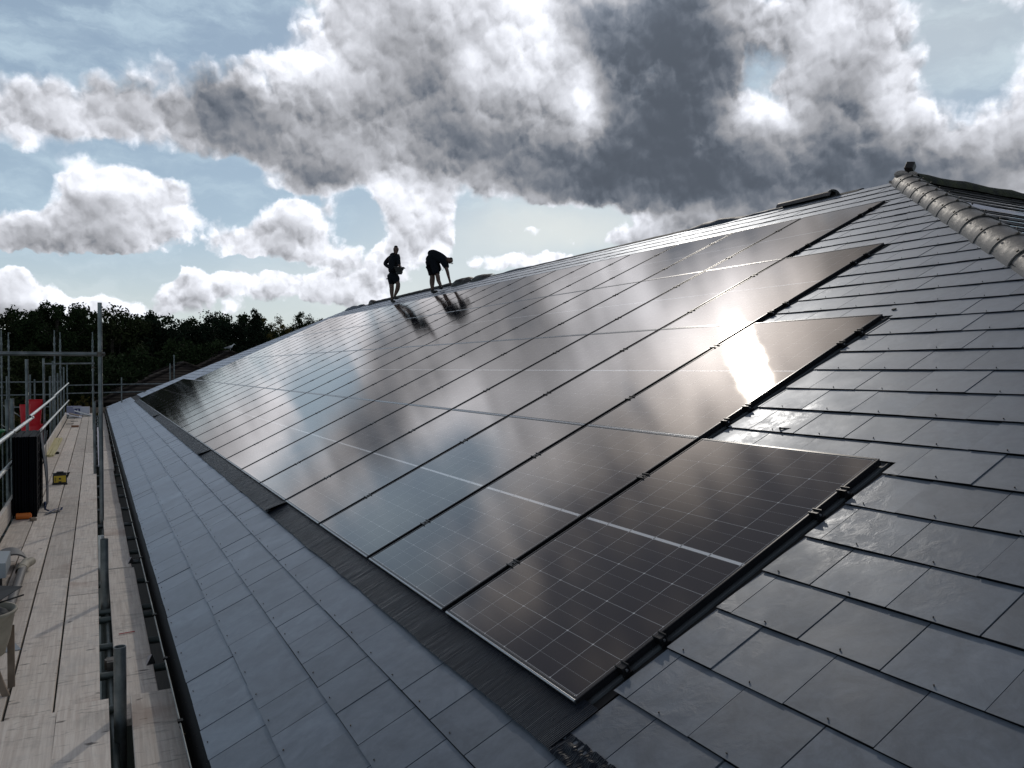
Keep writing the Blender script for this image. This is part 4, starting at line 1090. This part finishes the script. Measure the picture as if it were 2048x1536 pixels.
# half-round tile lying on the ridge near the apex
def ridge_tile(u0, L, r, label, mat='tile_dark', v=V_RIDGE, tilt=0.0, zoff=0.0):
    o = empty('ridge_tile', P(u0, v, SN) + Vector((0, 0, zoff)), (0, tilt, R(90)), label, 'tile', 'half-round ridge tiles')
    t_ = half_tile('tile_shell', L, r, r, M[mat], o, th=.016); return o
ridge_tile(5.0, .92, .085, 'dark half-round tile lying on the ridge near the roof peak')
o = roof_thing('dark_bag', 5.05, V_RIDGE, .0, 'black looped strap end beside the tile near the roof peak', 'strap')
m_ = MB()
for i in range(12):
    a0, a1 = PI * i / 12, PI * (i + 1) / 12
    m_.tube((.0, math.cos(a0) * .09 - .05, math.sin(a0) * .075 - .02), (.0, math.cos(a1) * .09 - .05, math.sin(a1) * .075 - .02), .018, 8)
m_.build('loop', M['darkplastic'], o)
def lump(name, u, v, lu, lv, h, mat, label, cat, seed=0, parts=1):
    o = roof_thing(name, u, v, SN, label, cat); m_ = MB(); rows = []
    for i in range(15):
        t = i / 14; ww = math.sin(PI * min(max(t, .02), .98)) ** .5; row = []
        for j in range(9):
            s = j / 8; a = PI * s
            hh = h * .8 * ww * (.75 + .35 * mnoise.noise(Vector((t * 4 + seed, s * 2, 0))))
            row.append((math.cos(a) * -lv / 2 * (.6 + .4 * ww), (t - .5) * lu, math.sin(a) * hh))
        rows.append(row)
    m_.strip(rows, smooth=False); m_.build(name + '_shell', mat, o); return o
lump('membrane_flap', 7.25, V_RIDGE, 1.3, .2, .10, M['membrane'], 'dark flap of ridge membrane right of the mossless ridge end', 'membrane', 1)
lump('membrane_roll', 6.1, V_RIDGE, 1.5, .10, .05, M['membrane'], 'blue membrane strip between the flap and the ridge tile', 'membrane', 2)
lump('stacked_bags', 16.9, V_RIDGE, 1.05, .45, .22, M['darkplastic'], 'dark heaped bag on the ridge just right of the bending man', 'bag', 3)
lump('stacked_bags', 15.75, V_RIDGE, 1.0, .4, .17, M['darkplastic'], 'smaller dark bag on the ridge, farther right of the bending man', 'bag', 4)
lump('membrane_roll', 13.9, V_RIDGE, 1.9, .15, .06, M['membrane'], 'thin membrane edge on the ridge above the mid-roof panels', 'membrane', 6)
lump('tile_heap', 24.6, V_RIDGE, .55, .3, .24, M['tile_dark'], 'dark tile heap on the ridge left of the standing man', 'tiles', 5)
lump('membrane_roll', 27.0, V_RIDGE - .05, 1.5, .3, .16, M['membrane'], 'rumpled dark membrane at the far end of the ridge', 'membrane', 7)
lump('membrane_roll', 26.0, V_RIDGE - .02, .6, .3, .13, M['membrane'], 'short rumpled membrane between the tile heap and the far end', 'membrane', 8)
# block at the apex
o = empty('apex_block', apex + Vector((.05, .0, .10)), (0, 0, 0), 'dark end block bedded in mortar at the roof peak', 'tile')
m_ = MB(); mt = Matrix.Rotation(R(32), 4, 'Y') @ Matrix.Rotation(R(20), 4, 'Z'); m_.cbox((-.05, -.05, .03), (.05, .05, .13), .01, mt); m_.build('block', M['darkplastic'], o)
m_ = MB(); m_.ball((-.07, .04, -.03), .07, 12, 8, (1.4, 1, .7)); m_.ball((.06, -.02, -.03), .06, 10, 6, (1.2, 1, .7)); m_.build('mortar_bed', M['mortar'], o)
# small dark bits lying on slates
for (u, v, lb) in [(1.18, 3.62, 'small black object on the slates right of the panels'), (3.6, 7.8, 'small dark clip on the top slates by the hip')]:
    o = roof_thing('dark_offcut', u, v, SN + .006, lb, 'offcut'); m_ = MB(); m_.cbox((-.011, -.013, 0), (.011, .013, .008), .002); m_.build('bit', M['darkplastic'], o)
o = roof_thing('screw', .72, 1.96, SN + .004, 'small black screw on the slate above the nearest panel', 'screw', .5); m_ = MB(); m_.tube((0, -.03, .006), (0, .03, .006), .004, 6); m_.tube((0, .028, .006), (0, .034, .006), .008, 8); m_.build('shaft', M['black'], o)

# ------------------------------------------------------------------ people
VR = Vector((math.cos(YAW), -math.sin(YAW), 0)); VD = Vector((math.sin(YAW), math.cos(YAW), 0)); VZ = Vector((0, 0, 1))
def skin_mesh(name, verts, edges, radii, mat, parent, sub=2, root=0):
    me = bpy.data.meshes.new(name); me.from_pydata([tuple(v) for v in verts], edges, []); me.update()
    o = bpy.data.objects.new(name, me); COL.objects.link(o)
    sk = o.modifiers.new('skin', 'SKIN'); sk.use_smooth_shade = True
    lay = me.skin_vertices[0].data
    for i, r in enumerate(radii):
        lay[i].radius = r if isinstance(r, tuple) else (r, r)
        lay[i].use_root = (i == root)
    sd = o.modifiers.new('sub', 'SUBSURF'); sd.levels = sub; sd.render_levels = sub
    me.materials.append(mat)
    o.parent = parent
    return o
class Fig:
    """joints given across (metres right of the figure's origin), up, and depth (away from the viewer side)"""
    def __init__(s, o): s.o = o; s.v = []; s.e = []; s.r = []; s.n = {}
    def j(s, name, x, z, d, r, to=None):
        s.n[name] = len(s.v); s.v.append(VR * x + VZ * z + VD * d); s.r.append(r)
        if to is not None: s.e.append((s.n[to], s.n[name]))
        return s
    def build(s, nm, mat, root=0, sub=2): return skin_mesh(nm, s.v, s.e, s.r, mat, s.o, sub, root)
K = .002115
def shorts_legs(o, P3):
    m_ = MB()
    for (a, b_, r0, r1) in P3: m_.tube(a, b_, r0, 16, r1)
    m_.ball(P3[0][0].lerp(P3[1][0], .5) + VZ * .03, .155, 16, 10, (1.05, .95, .95))
    m_.build('shorts', M['cloth2'], o)
def man1(o):
    X = lambda x: (x - 665) * K; Z = lambda y: (962 - y) * K
    b = Fig(o)
    b.j('pel', X(668), Z(560), 0, (0.098, 0.075)); b.j('bel', X(664), Z(470), 0, (0.101, 0.075), 'pel'); b.j('che', X(668), Z(345), 0, (0.116, 0.083), 'bel')
    b.j('nec0', X(690), Z(275), 0, (0.084, 0.078), 'che'); b.j('nec', X(704), Z(245), -.01, 0.057, 'nec0'); b.j('hea0', X(708), Z(215), -.02, (0.067, 0.078), 'nec'); b.j('hea', X(712), Z(185), -.02, (0.085, 0.101), 'hea0'); b.j('top', X(711), Z(150), -.015, (0.065, 0.078), 'hea')
    # legs
    b.j('hl', X(640), Z(600), .05, 0.063, 'pel'); b.j('kl', X(646), Z(725), .03, 0.072, 'hl'); b.j('cl', X(640), Z(790), .06, 0.074, 'kl'); b.j('al', X(647), Z(905), .05, .036, 'cl'); b.j('fl', X(650), Z(948), .04, .034, 'al'); b.j('tl', X(690), Z(952), -.06, .028, 'fl')
    b.j('hr', X(705), Z(600), -.07, 0.063, 'pel'); b.j('kr', X(752), Z(695), -.14, 0.072, 'hr'); b.j('cr', X(735), Z(770), -.08, 0.074, 'kr'); b.j('ar', X(688), Z(868), -.02, .036, 'cr'); b.j('fr', X(690), Z(892), -.02, .034, 'ar'); b.j('tr', X(740), Z(905), -.10, .026, 'fr')
    # arms
    b.j('sl', X(605), Z(305), .08, 0.048, 'che'); b.j('el', X(535), Z(390), .13, 0.054, 'sl'); b.j('wl', X(640), Z(458), -.04, .033, 'el'); b.j('pl', X(680), Z(462), -.11, (0.040, 0.025), 'wl')
    b.j('sr', X(728), Z(305), -.10, 0.044, 'che'); b.j('er', X(760), Z(400), -.14, 0.051, 'sr'); b.j('wr', X(772), Z(440), -.26, .031, 'er'); b.j('pr', X(780), Z(452), -.30, (0.038, 0.025), 'wr')
    body = b.build('body', M['skin'])
    # fingers
    for hand, bx, bz, bd, s in (('l', X(684), Z(464), -.13, 1), ('r', X(784), Z(456), -.32, 1)):
        f = Fig(o); f.j('p', bx, bz, bd, .014)
        for i, L in enumerate((.055, .065, .06, 0.051)):
            f.j('a%d' % i, bx + .02 + i * .004, bz + .03 - i * .018, bd - .02, .009, 'p'); f.j('b%d' % i, bx + .02 + L * .5, bz + .025 - i * .018, bd - .02 - L * .4, .008, 'a%d' % i); f.j('c%d' % i, bx + .02 + L * .8, bz + .012 - i * .018, bd - .02 - L * .6, .007, 'b%d' % i)
        f.j('t0', bx - .005, bz + .035, bd - .01, .010, 'p'); f.j('t1', bx + .01, bz + .055, bd - .02, .008, 't0')
        f.build('fingers', M['skin'], sub=1)
    j = Fig(o)
    j.j('hem', X(668), Z(545), 0, (0.212, 0.169)); j.j('bel', X(662), Z(450), 0, (0.212, 0.163), 'hem'); j.j('che', X(665), Z(350), 0, (0.243, 0.176), 'bel'); j.j('col', X(672), Z(270), .01, (0.141, 0.127), 'che'); j.j('hood', X(655), Z(240), .05, (0.088, 0.088), 'col')
    j.j('sl', X(603), Z(303), .08, 0.096, 'che'); j.j('el', X(534), Z(390), .13, 0.073, 'sl'); j.j('wl', X(628), Z(455), -.02, 0.055, 'el')
    j.j('sr', X(728), Z(303), -.10, 0.088, 'che'); j.j('er', X(760), Z(400), -.14, 0.070, 'sr'); j.j('wr', X(770), Z(436), -.24, 0.052, 'er')
    j.build('jacket', M['cloth'])
    s = Fig(o)
    s.j('w', X(668), Z(520), 0, (0.208, 0.166)); s.j('pel', X(668), Z(570), 0, (0.208, 0.159), 'w'); s.j('hl', X(640), Z(610), .05, 0.131, 'pel'); s.j('kl', X(642), Z(705), .04, 0.112, 'hl'); s.j('hr', X(702), Z(600), -.07, 0.131, 'pel'); s.j('kr', X(738), Z(675), -.11, 0.115, 'hr')
    s.build('shorts', M['cloth2'])
    q = lambda x, y, d: VR * X(x) + VZ * Z(y) + VD * d
    shorts_legs(o, [(q(640, 585, .05), q(643, 690, .035), .115, .088), (q(700, 585, -.07), q(732, 672, -.12), .112, .086)])
    for (ax, az_, fx, tx, tz, d0, d1) in ((647, 915, 650, 700, 955, .05, -.08), (688, 880, 692, 752, 906, -.02, -.12)):
        f = Fig(o); f.j('a', X(ax), Z(az_ - 12), d0, 0.057); f.j('h', X(fx - 6), Z(tz - 14), d0 + .01, 0.057, 'a'); f.j('m', X((fx + tx) / 2), Z(tz - 10), (d0 + d1) / 2, 0.051, 'h'); f.j('t', X(tx), Z(tz - 6), d1, .036, 'm'); f.build('boot', M['boot'])
    h = Fig(o); h.j('a', X(700), Z(172), .03, 0.063); h.j('b', X(710), Z(148), .0, 0.071, 'a'); h.j('c', X(720), Z(150), -.04, 0.046, 'b'); h.build('hair', M['hair'])
    f = MB()
    hc = VR * X(712) + VZ * Z(185) + VD * -.02
    fd = (VR * .72 - VD * .69).normalized(); fs_ = fd.cross(VZ)
    f.ball(hc + fd * .088 - VZ * .012, .017, 8, 6, (1, 1, 1.3)); f.ball(hc + fd * .078 - VZ * .05, .014, 8, 5, (1.2, 1.2, .5))
    for sgn in (-1, 1): f.ball(hc + fs_ * sgn * .077 - VZ * .01, .022, 8, 6, (.6, .9, 1.3)); f.ball(hc + fd * .076 + fs_ * sgn * .028 + VZ * .012, .010, 8, 5)
    f.build('face_features', M['skin'], o)
    # belt frog with hanging hammer
    t_ = MB(); p0 = VR * X(585) + VZ * Z(606) + VD * .12; t_.tube(p0 - VR * .055, p0 + VR * .05, .018, 8); t_.tube(p0 + VR * .02, p0 + VR * .045 - VZ * .28, .010, 8); t_.build('belt_hammer', M['darkplastic'], o)
def man2(o):
    X = lambda x: (x - 1265) * K; Z = lambda y: (845 - y) * K
    b = Fig(o)
    b.j('pel', X(1225), Z(400), 0, (0.098, 0.090)); b.j('bel', X(1265), Z(360), 0, (0.094, 0.090), 'pel'); b.j('che', X(1350), Z(375), 0, (0.101, 0.098), 'bel'); b.j('nec', X(1430), Z(405), -.02, 0.068, 'che'); b.j('hea0', X(1462), Z(412), -.03, 0.080, 'nec'); b.j('hea', X(1490), Z(425), -.03, (0.087, 0.099), 'hea0'); b.j('hto', X(1505), Z(452), -.03, 0.063, 'hea')
    b.j('hl', X(1220), Z(470), .08, 0.067, 'pel'); b.j('kl', X(1255), Z(625), .06, 0.078, 'hl'); b.j('cl', X(1245), Z(690), .08, 0.082, 'kl'); b.j('al', X(1250), Z(775), .06, .046, 'cl'); b.j('fl', X(1250), Z(822), .06, .034, 'al'); b.j('tl', X(1300), Z(830), .0, .028, 'fl')
    b.j('hr', X(1270), Z(470), -.09, 0.067, 'pel'); b.j('kr', X(1330), Z(625), -.14, 0.064, 'hr'); b.j('cr', X(1335), Z(680), -.10, 0.059, 'kr'); b.j('ar', X(1365), Z(745), -.12, .044, 'cr'); b.j('fr', X(1362), Z(775), -.12, .033, 'ar'); b.j('tr', X(1395), Z(785), -.18, .026, 'fr')
    b.j('sl', X(1415), Z(430), .12, 0.048, 'che'); b.j('el', X(1445), Z(560), .10, 0.050, 'sl'); b.j('wl', X(1475), Z(675), .08, .030, 'el'); b.j('pl', X(1482), Z(708), .07, (0.038, 0.025), 'wl')
    b.j('sr', X(1400), Z(440), -.14, 0.046, 'che'); b.j('er', X(1452), Z(560), -.12, 0.050, 'sr'); b.j('wr', X(1478), Z(670), -.10, .030, 'er'); b.j('pr', X(1490), Z(700), -.09, (0.038, 0.025), 'wr')
    b.build('body', M['skin'])
    for (bx, bz, bd) in ((X(1484), Z(712), 0.080), (X(1492), Z(704), -.09)):
        f = Fig(o); f.j('p', bx, bz, bd, .014)
        for i, L in enumerate((.05, .062, .057, 0.048)):
            dd = (i - 1.5) * .018
            f.j('a%d' % i, bx + .006, bz - .02, bd + dd, .009, 'p'); f.j('b%d' % i, bx + .012, bz - .02 - L * .5, bd + dd, .008, 'a%d' % i); f.j('c%d' % i, bx + .020, bz - .02 - L * .8, bd + dd, .007, 'b%d' % i)
        f.j('t0', bx - .02, bz - .02, bd, .010, 'p'); f.j('t1', bx - .025, bz - .045, bd, .008, 't0'); f.build('fingers', M['skin'], sub=1)
    j = Fig(o)
    j.j('hem', X(1205), Z(385), 0, (0.189, 0.196)); j.j('bel', X(1265), Z(345), 0, (0.211, 0.203), 'hem'); j.j('che', X(1345), Z(370), 0, (0.222, 0.211), 'bel'); j.j('col', X(1415), Z(400), 0, (0.106, 0.113), 'che')
    j.j('sl', X(1412), Z(428), .12, 0.100, 'che'); j.j('el', X(1438), Z(520), .11, 0.080, 'sl'); j.j('sr', X(1398), Z(438), -.14, 0.097, 'che'); j.j('er', X(1442), Z(520), -.13, 0.076, 'sr')
    j.build('jacket', M['cloth'])
    s = Fig(o)
    s.j('w', X(1205), Z(370), 0, (0.179, 0.187)); s.j('pel', X(1222), Z(420), 0, (0.208, 0.187), 'w'); s.j('w2', X(1262), Z(395), -.04, (.15, .15), 'w'); s.j('hl', X(1225), Z(480), .08, 0.151, 'pel'); s.j('kl', X(1250), Z(595), .06, 0.124, 'hl'); s.j('hr', X(1275), Z(480), -.09, 0.144, 'pel'); s.j('kr', X(1310), Z(595), -.12, 0.115, 'hr')
    s.build('shorts', M['cloth2'])
    q = lambda x, y, d: VR * X(x) + VZ * Z(y) + VD * d
    shorts_legs(o, [(q(1222, 420, .07), q(1250, 600, .06), .135, .100), (q(1265, 420, -.08), q(1312, 600, -.13), .132, .096)])
    for (ax, az_, fx, tx, tz, d0, d1) in ((1250, 780, 1250, 1325, 832, .06, -.02), (1362, 745, 1350, 1395, 788, -.12, -.18)):
        f = Fig(o); f.j('a', X(ax), Z(az_), d0, 0.057); f.j('h', X(fx - 4), Z(tz - 14), d0 + .01, 0.059, 'a'); f.j('m', X((fx + tx) / 2), Z(tz - 10), (d0 + d1) / 2, 0.052, 'h'); f.j('t', X(tx), Z(tz - 6), d1, .036, 'm'); f.build('boot', M['boot'])
    h = Fig(o); h.j('a', X(1470), Z(395), -.02, 0.068); h.j('b', X(1492), Z(410), -.03, 0.082, 'a'); h.j('c', X(1508), Z(425), -.03, 0.063, 'b'); h.build('hair', M['hair'])
    f = MB(); hc = VR * X(1490) + VZ * Z(425) + VD * -.03; fd = (VR * .45 - VZ * .85 - VD * .25).normalized(); fs_ = fd.cross(VD).normalized()
    f.ball(hc + fd * .088, .017, 8, 6); f.ball(hc + fd * .08 - VR * .04, .014, 8, 5, (1, 1, .6))
    for sgn in (-1, 1): f.ball(hc + VD * sgn * .08, .022, 8, 6, (1.1, .7, 1.2)); f.ball(hc + fd * .074 + VR * .03 + VD * sgn * .028, .010, 8, 5)
    f.build('face_features', M['skin'], o)
    t_ = MB()
    for (a, b_) in (((1385, 500), (1410, 490)), ((1410, 490), (1395, 555)), ((1395, 555), (1375, 545)), ((1375, 545), (1385, 500))): t_.tube(VR * X(a[0]) + VZ * Z(a[1]) - VD * .16, VR * X(b_[0]) + VZ * Z(b_[1]) - VD * .16, .004, 6)
    t_.build('hanging_cord', M['darkplastic'], o)
o1 = empty('person', P(20.95, 7.43, SN + .004), label='man standing on the roof in dark jacket and shorts holding a tray', cat='person'); man1(o1)
o2 = empty('person', P(17.75, 7.46, SN + .004), label='man in dark shorts bending down to work at the ridge', cat='person'); man2(o2)
# tray of fixings held by the standing man
tb = empty('tool_tray', o1.location + VR * ((775 - 665) * K) + VZ * ((962 - 470) * K) - VD * .24, label='dark open tray held at the waist of the standing man', cat='tray')
m_ = MB(); mt = Matrix.Rotation(-YAW, 4, 'Z')
def trap(z0, z1, a0, a1, d0, d1):
    vs = [(-a0, -d0, z0), (a0 * .7, -d0, z0), (a0 * .7, d0, z0), (-a0, d0, z0), (-a1, -d1, z1), (a1, -d1, z1), (a1, d1, z1), (-a1, d1, z1)]
    m_.add([mt @ Vector(v) for v in vs], [(3, 2, 1, 0), (0, 1, 5, 4), (1, 2, 6, 5), (2, 3, 7, 6), (3, 0, 4, 7)])
trap(-.19, -.11, .09, .10, .07, .07); trap(-.115, .02, .10, .145, .09, .12)
m_.build('tray_shell', M['darkplastic'], tb)
m_ = MB(); vs = [(-.16, -.13, .018), (.165, -.13, -.005), (.165, .13, -.005), (-.16, .13, .018), (-.16, -.13, .036), (.165, -.13, .013), (.165, .13, .013), (-.16, .13, .036)]
m_.add([mt @ Vector(v) for v in vs], [(3, 2, 1, 0), (4, 5, 6, 7), (0, 1, 5, 4), (1, 2, 6, 5), (2, 3, 7, 6), (3, 0, 4, 7)]); m_.build('tray_rim', M['darkplastic'], tb)
